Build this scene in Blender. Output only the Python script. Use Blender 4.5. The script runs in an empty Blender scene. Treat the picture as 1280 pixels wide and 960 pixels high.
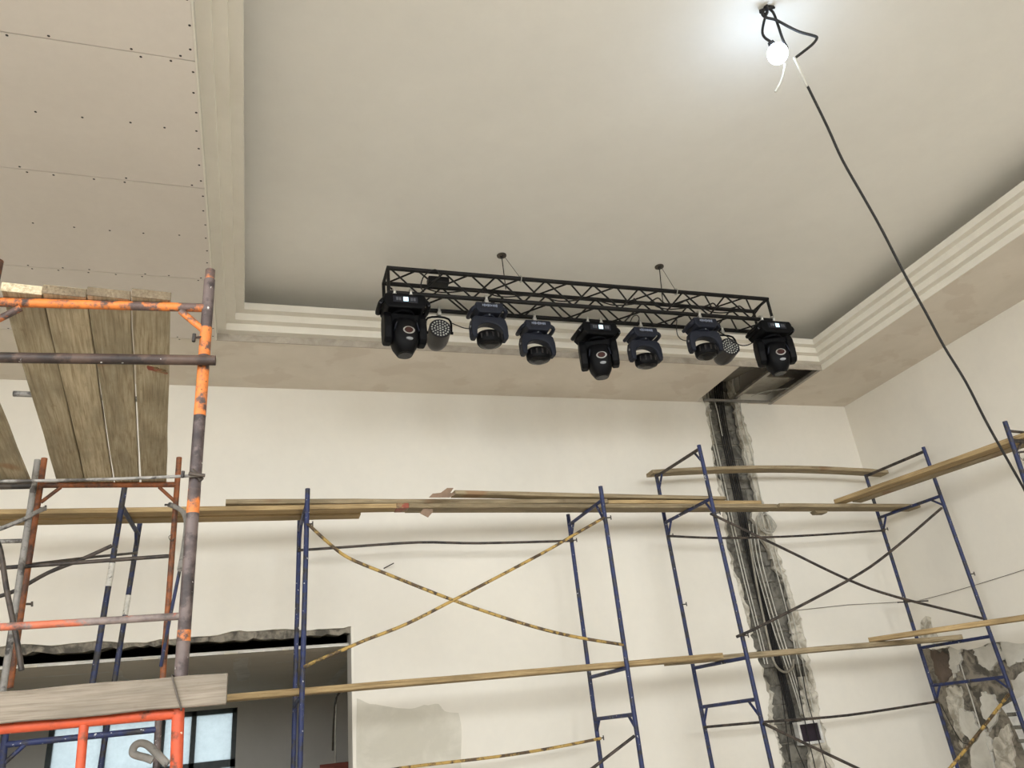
import bpy, bmesh, math, random
from mathutils import Vector, Matrix
random.seed(7)
scene = bpy.context.scene
COL = scene.collection

# ------------------------------------------------------------------ camera
CAM = Vector((0, 0, 1.6))
M = Matrix(((0.95017851, 0.30965467, -0.03570408),
            (-0.29513138, 0.85687738, -0.42268029),
            (-0.10029090, 0.41215912, 0.90557528)))      # columns: right, forward, up
F = 962.68
cam_data = bpy.data.cameras.new('camera')
cam_data.sensor_width = 36.0
cam_data.lens = F / 1280 * 36.0
cam_data.clip_start = 0.02
cam = bpy.data.objects.new('camera', cam_data)
COL.objects.link(cam)
r, f, u = M.col[0], M.col[1], M.col[2]
cam.matrix_world = Matrix(((r.x, u.x, -f.x, CAM.x), (r.y, u.y, -f.y, CAM.y), (r.z, u.z, -f.z, CAM.z), (0, 0, 0, 1)))
scene.camera = cam

# ------------------------------------------------------------------ daylight and exposure
world = bpy.data.worlds.new('overcast_sky')
scene.world = world
world.use_nodes = True
bg = world.node_tree.nodes['Background']
bg.inputs[0].default_value = (0.93, 0.97, 1.0, 1)
bg.inputs[1].default_value = 4.0
scene.view_settings.view_transform = 'Standard'
scene.view_settings.look = 'None'
scene.view_settings.gamma = 1
scene.view_settings.use_curve_mapping = False
scene.view_settings.exposure = 2.0
scene.cycles.diffuse_bounces = 6
scene.cycles.max_bounces = 12
scene.cycles.sample_clamp_indirect = 6.0

REAR_Y, LEFT_X = -5.5, -5.0
REAR_WINDOWS = [(-4.4, -0.9), (-0.3, 3.2), (3.8, 7.3)]
LEFT_WINDOWS = [(-5.2, -2.0), (-1.6, 1.5)]
WZ0, WZ1 = 2.9, 5.35
def portal(name, loc, rot, sx, sy):
    l = bpy.data.lights.new(name, 'AREA')
    l.shape = 'RECTANGLE'; l.size = sx; l.size_y = sy
    l.cycles.is_portal = True
    o = bpy.data.objects.new(name, l)
    o.location = loc; o.rotation_euler = rot
    COL.objects.link(o)
for a, b in REAR_WINDOWS:
    portal('window_rear_offscreen', ((a+b)/2, REAR_Y-0.15, (WZ0+WZ1)/2), (math.pi/2, 0, 0), b-a, WZ1-WZ0)
for a, b in LEFT_WINDOWS:
    portal('window_left_offscreen', (LEFT_X-0.15, (a+b)/2, (WZ0+WZ1)/2), (math.pi/2, 0, -math.pi/2), b-a, WZ1-WZ0)

# ------------------------------------------------------------------ pixel helpers (a pixel gives a direction only)
def ray(px, py): return M @ Vector((px-640, F, 480-py))
def on_y(px, py, Y): d = ray(px, py); return CAM + d*((Y-CAM.y)/d.y)
def on_z(px, py, Z): d = ray(px, py); return CAM + d*((Z-CAM.z)/d.z)
def on_x(px, py, X): d = ray(px, py); return CAM + d*((X-CAM.x)/d.x)
def on_plane(px, py, p0, n): d = ray(px, py); return CAM + d*((p0-CAM).dot(n)/d.dot(n))
def at_depth(px, py, dep): return CAM + ray(px, py)*(dep/F)
def proj(P):
    q = M.transposed() @ (Vector(P)-CAM)
    return (640+F*q.x/q.y, 480-F*q.z/q.y)

# ------------------------------------------------------------------ materials
def lin(c):
    return tuple((v/12.92 if v <= 0.04045 else ((v+0.055)/1.055)**2.4) for v in [x/255 for x in c]) + (1,)
MATS = {}
class NT:
    def __init__(s, name):
        s.m = bpy.data.materials.new(name); s.m.use_nodes = True
        s.t = s.m.node_tree; s.b = s.t.nodes['Principled BSDF']
        s.co = s.t.nodes.new('ShaderNodeTexCoord').outputs['Object']
    def n(s, kind, **kw):
        nd = s.t.nodes.new(kind)
        for k, v in kw.items():
            if k in nd.inputs: nd.inputs[k].default_value = v
            else: setattr(nd, k, v)
        return nd
    def link(s, a, b): s.t.links.new(a, b)
    def noise(s, scale, detail=4, rough=0.6, vec=None, stretch=None, dist=0.0):
        nd = s.n('ShaderNodeTexNoise', Scale=scale, Detail=detail, Roughness=rough, Distortion=dist)
        v = vec or s.co
        if stretch:
            mp = s.n('ShaderNodeMapping'); mp.inputs['Scale'].default_value = stretch
            s.link(v, mp.inputs['Vector']); v = mp.outputs[0]
        s.link(v, nd.inputs['Vector'])
        return nd.outputs['Fac']
    def ramp(s, fac, stops, interp='LINEAR'):
        nd = s.n('ShaderNodeValToRGB'); cr = nd.color_ramp; cr.interpolation = interp
        while len(cr.elements) < len(stops): cr.elements.new(0.5)
        for e, (p, c) in zip(cr.elements, stops): e.position = p; e.color = c
        s.link(fac, nd.inputs[0]); return nd.outputs[0]
    def mix(s, fac, a, b, mode='MIX'):
        nd = s.n('ShaderNodeMix', data_type='RGBA', blend_type=mode)
        for sock, v in ((nd.inputs['Factor'], fac), (nd.inputs[6], a), (nd.inputs[7], b)):
            if hasattr(v, 'is_output'): s.link(v, sock)
            else: sock.default_value = v
        return nd.outputs[2]
    def bump(s, h, strength, dist=0.01):
        nd = s.n('ShaderNodeBump', Strength=strength, Distance=dist)
        s.link(h, nd.inputs['Height']); s.link(nd.outputs[0], s.b.inputs['Normal'])
    def done(s, color=None, rough=0.6, metal=0.0, spec=None):
        if color is not None:
            if hasattr(color, 'is_output'): s.link(color, s.b.inputs['Base Color'])
            else: s.b.inputs['Base Color'].default_value = color
        s.b.inputs['Roughness'].default_value = rough
        s.b.inputs['Metallic'].default_value = metal
        if spec is not None: s.b.inputs['Specular IOR Level'].default_value = spec
        return s.m
G = lambda v: (v, v, v, 1)

def plaster(name, c1, c2, scale=0.6, fine=9.0, bump=0.15, rough=0.85, c3=None, lo=0.35, hi=0.7):
    t = NT(name)
    big = t.noise(scale, 5, 0.6, dist=0.6)
    col = t.ramp(big, [(lo, lin(c1)), (hi, lin(c2))])
    if c3:
        patch = t.noise(scale*1.7, 6, 0.55, stretch=(1, 1.3, 0.6))
        col = t.mix(t.ramp(patch, [(0.56, G(0)), (0.60, G(1))]), col, t.mix(0.5, col, lin(c3)))
    fi = t.noise(fine, 6, 0.7)
    col = t.mix(t.ramp(fi, [(0.3, G(0.0)), (0.8, G(0.10))]), col, lin([v*0.78 for v in c1]))
    t.bump(fi, bump, 0.01)
    return t.done(col, rough, spec=0.25)

def worn_paint(name, paint, under, scale=14, amount=0.5, spots=None, rough=0.55, soft=0.04, spotamt=0.66):
    t = NT(name)
    n1 = t.noise(scale, 6, 0.65)
    fac = t.ramp(n1, [(amount-soft, G(0)), (amount+soft, G(1))])
    vary = t.noise(scale*2.5, 4)
    pcol = t.mix(t.ramp(vary, [(0.35, G(0)), (0.7, G(0.35))]), lin(paint), lin([v*0.55 for v in paint]))
    ucol = t.mix(t.ramp(t.noise(scale*1.8, 5), [(0.4, G(0)), (0.65, G(1))]), lin(under), lin([v*0.6 for v in under]))
    col = t.mix(fac, pcol, ucol)
    if spots:
        s2 = t.noise(38, 3, 0.5)
        col = t.mix(t.ramp(s2, [(spotamt, G(0)), (spotamt+0.02, G(1))]), col, lin(spots))
    t.bump(n1, 0.2, 0.004)
    return t.done(col, rough, spec=0.4)

def wood(name, c_light, c_mid, c_dark, stains=None):
    t = NT(name)
    info = t.n('ShaderNodeObjectInfo')
    off = t.n('ShaderNodeVectorMath', operation='SCALE'); off.inputs[0].default_value = (17, 31, 23)
    t.link(info.outputs['Random'], off.inputs['Scale'])
    ad = t.n('ShaderNodeVectorMath', operation='ADD')
    t.link(t.co, ad.inputs[0]); t.link(off.outputs[0], ad.inputs[1])
    v = ad.outputs[0]
    grain = t.noise(9, 7, 0.65, vec=v, stretch=(0.35, 9, 9), dist=0.4)
    col = t.ramp(grain, [(0.28, lin(c_dark)), (0.5, lin(c_mid)), (0.75, lin(c_light))])
    blot = t.noise(2.4, 5, 0.6, vec=v, stretch=(0.7, 2.0, 2.0))
    col = t.mix(t.ramp(blot, [(0.42, G(0)), (0.68, G(0.7))]), col, lin([x*0.72 for x in c_mid]))
    dirt = t.noise(11, 6, 0.7, vec=v, stretch=(0.8, 1.6, 1.6))
    col = t.mix(t.ramp(dirt, [(0.60, G(0)), (0.72, G(0.55))]), col, lin(c_dark))
    if stains:
        st = t.noise(2.2, 2, 0.4, vec=v)
        col = t.mix(t.ramp(st, [(0.66, G(0)), (0.72, G(0.6))]), col, lin(stains))
    hs = t.n('ShaderNodeHueSaturation')
    mr = t.n('ShaderNodeMapRange'); mr.inputs['To Min'].default_value = 0.85; mr.inputs['To Max'].default_value = 1.15
    t.link(info.outputs['Random'], mr.inputs['Value']); t.link(mr.outputs[0], hs.inputs['Value'])
    t.link(col, hs.inputs['Color'])
    t.bump(grain, 0.35, 0.006)
    return t.done(hs.outputs[0], 0.8, spec=0.2)

def simple(name, c, rough=0.5, metal=0.0, spec=0.4, var=0.15, scale=12):
    t = NT(name)
    n = t.noise(scale, 4)
    col = t.mix(t.ramp(n, [(0.35, G(0)), (0.7, G(1))]), lin(c), lin([v*(1-var) for v in c]))
    return t.done(col, rough, metal, spec)

def emit(name, c, strength):
    t = NT(name)
    t.b.inputs['Emission Color'].default_value = lin(c)
    t.b.inputs['Emission Strength'].default_value = strength
    return t.done(lin(c), 0.4)

def wall_coats():
    t = NT('wall_putty')
    col = t.ramp(t.noise(0.5, 5, 0.6, dist=.6), [(.35, lin((228, 222, 210))), (.7, lin((222, 217, 206)))])
    patch = t.noise(0.8, 6, 0.55, stretch=(1, 1.3, 0.6))
    col = t.mix(t.ramp(patch, [(0.53, G(0)), (0.63, G(.35))]), col, lin((214, 209, 199)))
    fi = t.noise(7, 6, 0.7)
    col = t.mix(t.ramp(fi, [(0.3, G(0.0)), (0.8, G(0.10))]), col, lin((180, 175, 166)))
    t.bump(fi, .1, .01)
    return t.done(col, .85, spec=.25)
MATS['wall'] = wall_coats()
MATS['wall_patch'] = plaster('damp_putty', (208, 203, 190), (194, 189, 175), 2.2, 10, 0.2, lo=0.4, hi=0.6)
MATS['soffit'] = plaster('soffit_putty', (221, 212, 199), (211, 202, 188), 1.1, 8.0, 0.1, c3=(205, 193, 178))
MATS['board'] = plaster('raw_plasterboard', (219, 211, 202), (213, 205, 196), 0.8, 14, 0.05)
MATS['ceiling'] = plaster('ceiling_putty', (231, 228, 221), (225, 222, 215), 0.45, 5.0, 0.05)
MATS['moulding'] = plaster('moulding_white', (230, 225, 214), (222, 216, 204), 1.5, 8, 0.12)
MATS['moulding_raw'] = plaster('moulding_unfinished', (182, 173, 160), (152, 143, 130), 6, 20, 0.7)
MATS['concrete'] = plaster('rough_concrete', (146, 138, 124), (86, 82, 74), 7, 18, 1.0, lo=0.42, hi=0.58)
MATS['undercoat'] = plaster('old_undercoat', (206, 200, 186), (152, 145, 130), 7, 18, 1.0, lo=0.42, hi=0.6)
MATS['block'] = plaster('grey_block', (128, 124, 114), (84, 81, 74), 9, 22, 0.9, lo=.4, hi=.62)
MATS['brown_brick'] = plaster('brown_masonry', (110, 96, 84), (84, 74, 66), 6, 20, 0.8)
MATS['lump'] = plaster('grey_white_plaster', (205, 201, 190), (180, 175, 163), 4, 12, 0.6)
MATS['floor'] = plaster('floor_screed', (214, 208, 199), (204, 198, 189), 0.7, 8, 0.2)
MATS['ground'] = plaster('outside_ground', (150, 148, 140), (135, 132, 125), 0.3, 3, 0.2)
MATS['backroom'] = plaster('back_room_wall', (206, 202, 195), (198, 194, 186), 0.8, 8, 0.1)
MATS['backboard'] = plaster('back_room_board', (196, 188, 172), (186, 178, 162), 0.8, 8, 0.1)
MATS['wood_grey'] = wood('weathered_plank', (176, 162, 134), (150, 134, 106), (104, 88, 66), stains=(128, 92, 64))
MATS['wood_platform'] = wood('platform_wood', (206, 194, 168), (182, 168, 140), (136, 118, 92), stains=(150, 110, 78))
MATS['wood_end'] = wood('grey_end_grain', (140, 126, 104), (118, 104, 84), (80, 68, 54))
MATS['wood_yellow'] = wood('newer_plank', (198, 174, 132), (172, 147, 106), (122, 99, 68))
MATS['wood_pale'] = wood('pale_board', (142, 133, 120), (127, 117, 104), (98, 87, 76))
MATS['blue'] = worn_paint('blue_paint', (40, 50, 92), (56, 54, 58), 10, 0.54, spots=(190, 190, 190), spotamt=0.69, soft=.07)
MATS['blue_dark'] = worn_paint('dark_blue_paint', (40, 48, 82), (62, 58, 56), 14, 0.52, spots=(180, 180, 180), spotamt=0.70)
MATS['white_paint'] = worn_paint('white_paint', (214, 210, 200), (60, 56, 52), 18, 0.62)
MATS['orange'] = worn_paint('orange_paint', (214, 122, 56), (96, 78, 72), 9, 0.51, spots=(60, 40, 30), spotamt=0.69)
MATS['orange_red'] = worn_paint('orange_red_paint', (196, 82, 48), (120, 66, 44), 10, 0.60, spots=(222, 200, 180), spotamt=0.715)
MATS['rust_orange'] = worn_paint('rusty_orange_paint', (146, 84, 44), (92, 62, 46), 9, 0.52, soft=.08)
MATS['greybrown'] = worn_paint('bare_steel_post', (104, 90, 86), (74, 62, 60), 7, 0.5, spots=(200, 196, 190), spotamt=0.69)
MATS['brown_pipe'] = worn_paint('brown_pipe_steel', (88, 70, 60), (66, 52, 46), 6, 0.5, spots=(190, 186, 180), spotamt=0.72)
MATS['grey_pipe'] = worn_paint('grey_pipe_paint', (140, 136, 130), (84, 78, 72), 9, 0.56)
MATS['orange_grey'] = worn_paint('faded_orange_paint', (190, 104, 74), (128, 114, 108), 9, 0.47)
MATS['yellow'] = worn_paint('yellow_paint', (184, 152, 84), (92, 74, 52), 8, 0.50, spots=(230, 226, 210), spotamt=0.73)
MATS['dark_rod'] = worn_paint('dark_rod_steel', (78, 68, 60), (54, 48, 44), 9, 0.5)
MATS['truss'] = simple('truss_black', (19, 17, 16), 0.5, 0.0, 0.25)
MATS['black'] = simple('fixture_black', (8, 8, 10), 0.5, 0.0, 0.12)
MATS['navy'] = simple('fixture_dark_grey', (28, 31, 42), 0.5, 0.0, 0.25)
MATS['par'] = simple('par_can_black', (34, 30, 29), 0.4, 0.1)
MATS['clamp'] = simple('aluminium_clamp', (205, 203, 198), 0.35, 0.8)
MATS['lens'] = simple('dark_lens', (10, 10, 11), 0.25, 0.0, 0.3)
MATS['redlens'] = simple('coated_lens', (52, 22, 20), 0.15, 0.0, 0.5)
MATS['chrome'] = simple('chrome_ring', (200, 200, 200), 0.2, 0.9)
MATS['silver'] = simple('silver_badge', (150, 152, 154), 0.35, 0.5)
MATS['button'] = simple('grey_button', (92, 94, 100), 0.5)
MATS['led'] = simple('led_lens', (196, 196, 188), 0.15, 0.0, 0.7)
MATS['keys'] = simple('keypad_print', (150, 158, 178), 0.5)
MATS['keypad'] = simple('keypad_panel', (24, 26, 36), 0.35)
MATS['display'] = emit('display_lit', (190, 225, 240), 0.32)
MATS['cable_black'] = simple('black_cable', (28, 25, 23), 0.6)
MATS['cable_white'] = simple('white_cable', (200, 196, 184), 0.55)
MATS['cable_grey'] = simple('grey_conduit', (150, 144, 130), 0.6)
MATS['galv'] = simple('galvanised_profile', (158, 152, 142), 0.4, 0.5)
MATS['tin'] = simple('tin_sheet', (150, 144, 132), 0.35, 0.35)
MATS['frame_dark'] = simple('window_frame_grey', (84, 92, 92), 0.5)
MATS['white_plastic'] = simple('white_plastic', (222, 220, 214), 0.45)
MATS['panel_dark'] = simple('panel_inside', (44, 34, 44), 0.5)
MATS['red_mark'] = worn_paint('red_mark', (150, 74, 52), (150, 122, 84), 14, .52)
MATS['red'] = simple('red_board', (118, 52, 36), 0.6)
MATS['paper'] = simple('brown_paper', (140, 116, 96), 0.8)
MATS['wire'] = simple('steel_wire', (96, 88, 80), 0.5, 0.5)
MATS['screw'] = simple('screw_head', (52, 46, 42), 0.5)
MATS['bulb'] = emit('led_bulb_glow', (205, 228, 255), 13.0)
def film():
    t = NT('filmed_glass')
    tr = t.n('ShaderNodeBsdfTranslucent'); tr.inputs[0].default_value = (0.30, 0.324, 0.33, 1)
    tp = t.n('ShaderNodeBsdfTransparent'); tp.inputs[0].default_value = (0.213, 0.231, 0.236, 1)
    mx = t.n('ShaderNodeMixShader')
    t.link(t.ramp(t.noise(2.5, 5), [(0.3, G(0.3)), (0.7, G(0.8))]), mx.inputs[0])
    t.link(tp.outputs[0], mx.inputs[1]); t.link(tr.outputs[0], mx.inputs[2])
    out = [n for n in t.t.nodes if n.type == 'OUTPUT_MATERIAL'][0]
    t.link(mx.outputs[0], out.inputs[0])
    return t.m
MATS['pane'] = film()

# ------------------------------------------------------------------ mesh builder
def smooth_path(p, n=4):
    if len(p) < 4 or len(p) > 40: return p
    out = []
    for i in range(len(p)-1):
        a, b, c, d = p[max(i-1, 0)], p[i], p[i+1], p[min(i+2, len(p)-1)]
        for k in range(n):
            t = k/n
            out.append(.5*((2*b)+(c-a)*t+(2*a-5*b+4*c-d)*t*t+(3*b-a-3*c+d)*t**3))
    return out+[p[-1]]
class MB:
    def __init__(s): s.v = []; s.f = []; s.smooth = []
    def add(s, vs, fs, smooth=False):
        o = len(s.v); s.v += [Vector(v) for v in vs]
        for q in fs: s.f.append([i+o for i in q]); s.smooth.append(smooth)
    def box(s, lo, hi):
        (x0, y0, z0), (x1, y1, z1) = lo, hi
        s.add([(x0,y0,z0),(x1,y0,z0),(x1,y1,z0),(x0,y1,z0),(x0,y0,z1),(x1,y0,z1),(x1,y1,z1),(x0,y1,z1)],
              [(3,2,1,0),(4,5,6,7),(0,1,5,4),(1,2,6,5),(2,3,7,6),(3,0,4,7)])
        return s
    def hexa(s, p):        # 8 points: bottom ring then top ring
        s.add(p, [(3,2,1,0),(4,5,6,7),(0,1,5,4),(1,2,6,5),(2,3,7,6),(3,0,4,7)]); return s
    def tube(s, pts, r, n=10, r2=None, cap=True):
        pts = smooth_path([Vector(p) for p in pts])
        rings = []; up = None
        for i, p in enumerate(pts):
            d = (pts[min(i+1, len(pts)-1)] - pts[max(i-1, 0)]).normalized()
            if up is None:
                up = Vector((0, 0, 1)) if abs(d.z) < 0.9 else Vector((1, 0, 0))
            a = d.cross(up).normalized(); b = a.cross(d).normalized(); up = b
            rr = r if r2 is None else r+(r2-r)*i/(len(pts)-1)
            rings.append([p + (a*math.cos(2*math.pi*k/n) + b*math.sin(2*math.pi*k/n))*rr for k in range(n)])
        vs = [v for R_ in rings for v in R_]; fs = []
        for i in range(len(rings)-1):
            for k in range(n):
                fs.append((i*n+k, i*n+(k+1) % n, (i+1)*n+(k+1) % n, (i+1)*n+k))
        s.add(vs, fs, True)
        if cap:
            s.add(rings[0], [tuple(range(n))]); s.add(rings[-1], [tuple(reversed(range(n)))])
        return s
    def prism(s, outline, axis, a, b):
        """outline: 2-D points; extruded between a and b along axis 'x','y' or 'z'."""
        def P(q, t):
            return {'x': (t, q[0], q[1]), 'y': (q[0], t, q[1]), 'z': (q[0], q[1], t)}[axis]
        n = len(outline)
        s.add([P(q, a) for q in outline] + [P(q, b) for q in outline],
              [tuple(range(n)), tuple(range(2*n-1, n-1, -1))] + [(i, i+n, (i+1) % n+n, (i+1) % n) for i in range(n)])
        return s
    def loft(s, sections, smooth=True, cap=True):
        n = len(sections[0]); vs = [Vector(p) for q in sections for p in q]; fs = []
        for i in range(len(sections)-1):
            for k in range(n): fs.append((i*n+k, i*n+(k+1) % n, (i+1)*n+(k+1) % n, (i+1)*n+k))
        s.add(vs, fs, smooth)
        if cap: s.add(sections[0], [tuple(range(n))]); s.add(sections[-1], [tuple(reversed(range(n)))])
        return s
    def build(s, name, mat, parent=None, bevel=0.0, seg=2, subsurf=0, fix=True, origin=None):
        me = bpy.data.meshes.new(name)
        off = Vector((0, 0, 0))
        if origin is not None: off = Vector(origin)
        elif parent is not None and not parent.get('_local'): off = parent_loc(parent)
        me.from_pydata([tuple(v-off) for v in s.v], [], s.f)
        for p, sm in zip(me.polygons, s.smooth): p.use_smooth = sm
        if fix:
            bm = bmesh.new(); bm.from_mesh(me)
            bmesh.ops.recalc_face_normals(bm, faces=bm.faces); bm.to_mesh(me); bm.free()
        me.materials.append(MATS[mat])
        o = bpy.data.objects.new(name, me)
        COL.objects.link(o)
        if parent is not None: o.parent = parent
        elif origin is not None: o.location = off
        if bevel:
            m = o.modifiers.new('bevel', 'BEVEL'); m.width = bevel; m.segments = seg; m.limit_method = 'ANGLE'; m.angle_limit = 0.6
        if subsurf:
            m = o.modifiers.new('subsurf', 'SUBSURF'); m.levels = subsurf; m.render_levels = subsurf
        return o
LOC = {}
def parent_loc(o):
    p = Vector((0, 0, 0))
    while o is not None: p = p + o.location; o = o.parent
    return p
def tag(o, label, cat, group=None):
    o['label'] = label; o['category'] = cat
    if group: o['group'] = group
    return o
def thing(name, label, cat, loc, group=None):
    o = bpy.data.objects.new(name, None); o.empty_display_size = 0.1
    o.location = loc; COL.objects.link(o)
    return tag(o, label, cat, group)
def struct(o): o['kind'] = 'structure'; return o
def stuff(o): o['kind'] = 'stuff'; return o
def copy_tree(o, parent=None):
    c = o.copy(); COL.objects.link(c); c.parent = parent
    for ch in list(o.children): copy_tree(ch, c)
    return c

# ================================================================== THE ROOM
S = 5.426            # soffit level
WY = 8.30            # back wall face
RX = 8.06            # right wall face
TZ = 5.95            # tray ceiling
T_L, T_R, T_B, T_F = -0.43, 6.82, 7.20, -4.0
HX0, HX1, HY1 = 5.60, 6.80, 8.26      # access hatch in the soffit

struct(MB().box((LEFT_X-0.4, REAR_Y-0.4, -0.2), (RX+0.4, 15, 0)).build('floor', 'floor'))
struct(MB().box((-60, -60, -0.5), (70, 70, -0.25)).build('ground', 'ground'))

def jag(pts, n, amp, seed):
    """subdivide a polyline with random sideways steps (ragged plaster edges)"""
    rnd = random.Random(seed); out = []
    for i in range(len(pts)-1):
        a, b = Vector(pts[i]), Vector(pts[i+1]); d = (b-a); nrm = Vector((-d.y, d.x)).normalized()
        out.append(a)
        for k in range(1, n): out.append(a+d*(k/n+rnd.uniform(-.3, .3)/n)+nrm*rnd.uniform(-amp, amp))
    out.append(Vector(pts[-1]))
    return [tuple(p) for p in out]

def wall_px(pts): return [(on_y(x, y, WY).x, on_y(x, y, WY).z) for x, y in pts]
# chase: ragged vertical slot cut into the back wall from soffit to floor
chl = wall_px([(880, 503), (888, 545), (893, 590), (903, 640), (910, 690), (922, 735), (938, 790), (950, 830), (962, 872), (960, 900), (972, 925), (978, 960)])
chr_ = wall_px([(922, 503), (938, 545), (945, 590), (957, 640), (972, 690), (984, 720), (1000, 770), (1009, 810), (1020, 860), (1024, 890), (1032, 915), (1043, 960)])
chl = jag([(chl[0][0], 6.1)] + chl + [(chl[-1][0]-.02, 0.0)], 9, 0.016, 3)
chr_ = jag([(chr_[0][0], 6.1)] + chr_ + [(chr_[-1][0]+.02, 0.0)], 9, 0.022, 4)
OP_R, OP_L = 0.967, -3.4      # wide opening into the back room
lint = wall_px([(-10, 809), (30, 805), (75, 806), (120, 801), (170, 803), (215, 799), (262, 795), (300, 788), (330, 788), (372, 787), (410, 786), (436, 783)])
lint = jag(lint, 3, 0.012, 9)
lint = [(OP_L, lint[0][1])] + lint + [(OP_R, lint[-1][1])]
left_outline = [(LEFT_X, 0), (OP_L, 0)] + lint + [(OP_R, 0)] + list(reversed(chl)) + [(LEFT_X, 6.1)]
right_outline = list(chr_) + [(RX+0.3, 0), (RX+0.3, 6.1)]
wb = MB(); wb.prism(left_outline, 'y', WY, WY+0.06); wb.prism(right_outline, 'y', WY, WY+0.06)
wall_back = struct(wb.build('wall_back', 'wall'))
# masonry core behind the plaster skin
core = MB()
core.box((LEFT_X, WY+0.06, 0), (OP_L, WY+0.35, 6.1))
core.box((OP_L, WY+0.06, 2.80), (OP_R, WY+0.35, 6.1))
core.box((OP_R, WY+0.06, 0), (5.4, WY+0.35, 6.1))
core.box((6.7, WY+0.06, 0), (RX+0.3, WY+0.35, 6.1))
core.box((5.4, WY+0.12, 0), (6.7, WY+0.35, 6.1))
core.build('masonry_core', 'concrete', wall_back)
# corner bead on the opening's right edge
MB().box((OP_R-0.001, WY-0.004, 0), (OP_R+0.022, WY+0.001, 2.76)).build('corner_bead', 'moulding', wall_back)
MB().box((OP_R-0.004, WY, 0), (OP_R+0.002, WY+0.36, 2.76)).build('reveal', 'backroom', wall_back)
# rough concrete lintel strip under the plaster
rnd = random.Random(12)
lb = MB(); nx = 60
rows = []
for k in range(nx+1):
    x = -2.6+(OP_R+2.6)*k/nx
    zt = 2.86; zb = 2.705+rnd.uniform(-.018, .018)
    rows.append([(x, WY+0.05, zt), (x, WY+0.035+rnd.uniform(-.02, .012), (zt+zb)/2+rnd.uniform(-.02, .02)), (x, WY+0.03+rnd.uniform(-.02, .02), zb), (x, WY+0.3, zb+.02)])
for k in range(nx):
    for j in range(3):
        lb.add([rows[k][j], rows[k+1][j], rows[k+1][j+1], rows[k][j+1]], [(0, 1, 2, 3)])
lb.build('broken_lintel_edge', 'concrete', wall_back)
# undercoat bands inside the chase
def zip_band(edge, inner_off, seed, sign):
    rnd = random.Random(seed); inner = []
    for (x, z) in edge: inner.append((x+sign*(inner_off(z)+rnd.uniform(-.028, .028)), z+rnd.uniform(-.012, .012)))
    return list(edge) + list(reversed(inner))
MB().prism(zip_band([(x-.03, z) for x, z in chl], lambda z: .075+.03*math.sin(z*5), 1, 1), 'y', WY+0.012, WY+0.07).build('undercoat_edge', 'undercoat', wall_back)
MB().prism(zip_band([(x+.03, z) for x, z in chr_], lambda z: .125 + .04*math.sin(z*4+1) if z > 3.9 else (.19+.04*math.sin(z*7) if z > 3.1 else .13+.05*math.sin(z*6)), 2, -1), 'y', WY+0.015, WY+0.07).build('undercoat_edge', 'undercoat', wall_back)
MB().prism(zip_band([(x+.03, z) for x, z in chr_ if z < 1.9], lambda z: .42-.12*z, 5, -1), 'y', WY+0.03, WY+0.08).build('undercoat_edge', 'undercoat', wall_back)
# concrete blocks at the back of the chase
rnd = random.Random(5)
z = 0.0; row = 0
while z < 6.0:
    h = rnd.choice((.19, .2, .21)); x = 5.42 - (0.2 if row % 2 else 0)
    while x < 6.6:
        w = rnd.uniform(.32, .4)
        d = rnd.uniform(0, .018)
        MB().box((max(x, 5.42)+.006, WY+0.092+d, z+.006), (min(x+w, 6.66)-.006, WY+0.13, z+h-.006)).build('block', 'block', wall_back, bevel=0.006, seg=1)
        x += w
    z += h; row += 1
# smears of damp putty
def smear(name, pts, plane, mat, parent, seed, n=4, amp=0.012, thick=0.004):
    if plane == 'back':
        q = wall_px(pts); o = jag(q+[q[0]], n, amp, seed)[:-1]
        return MB().prism(o, 'y', WY-thick, WY+0.001).build(name, mat, parent)
    q = [(on_x(x, y, RX).y, on_x(x, y, RX).z) for x, y in pts]
    o = jag(q+[q[0]], n, amp, seed)[:-1]
    return MB().prism(o, 'x', RX-thick, RX+0.001).build(name, mat, parent)
smear('putty_patch', [(446, 873), (462, 880), (490, 884), (512, 886), (530, 881), (548, 880), (556, 889), (573, 891), (577, 915), (576, 945), (580, 985), (446, 985)], 'back', 'wall_patch', wall_back, 21, 3, .008)
# thin steel pin sticking out of the back wall
p = on_y(478, 711, WY)
tag(MB().tube([p+Vector((0, .03, 0)), on_y(492, 704, WY-0.13)], 0.006, 8).build('steel_pin', 'dark_rod'), 'short dark steel pin sticking out of the back wall under the deck', 'pin')

# ---- right wall: smooth plaster above, stripped masonry below
bound = [(1149, 812), (1158, 810), (1170, 812), (1184, 808), (1200, 812), (1217, 811), (1238, 804), (1259, 802), (1280, 804)]
bp = [(on_x(x, y, RX).y, on_x(x, y, RX).z) for x, y in bound]
bp = jag([(WY+.1, bp[0][1])]+bp, 4, .012, 31)
zlast = bp[-1][1]
outline = bp + [(4.6, zlast), (REAR_Y-.3, 1.9), (REAR_Y-.3, 6.1), (WY+.1, 6.1)]
wall_right = struct(MB().prism(outline, 'x', RX, RX+0.05).build('wall_right', 'wall'))
MB().box((RX+.045, REAR_Y-.3, 0), (RX+.35, WY+.36, 6.1)).build('stripped_masonry', 'concrete', wall_right)
def blob(pts, mat, name, seed, d0, n=7, amp=.022):
    q = [(on_x(x, y, RX).y, on_x(x, y, RX).z) for x, y in pts]
    o = jag(q+[q[0]], n, amp, seed)[:-1]
    return MB().prism(o, 'x', RX+d0, RX+.05).build(name, mat, wall_right)
blob([(1160, 812), (1182, 818), (1188, 840), (1176, 858), (1166, 842)], 'brown_brick', 'masonry_patch', 1, .03)
blob([(1184, 806), (1200, 812), (1198, 830), (1190, 848), (1185, 830)], 'lump', 'plaster_patch', 2, .012)
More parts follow.
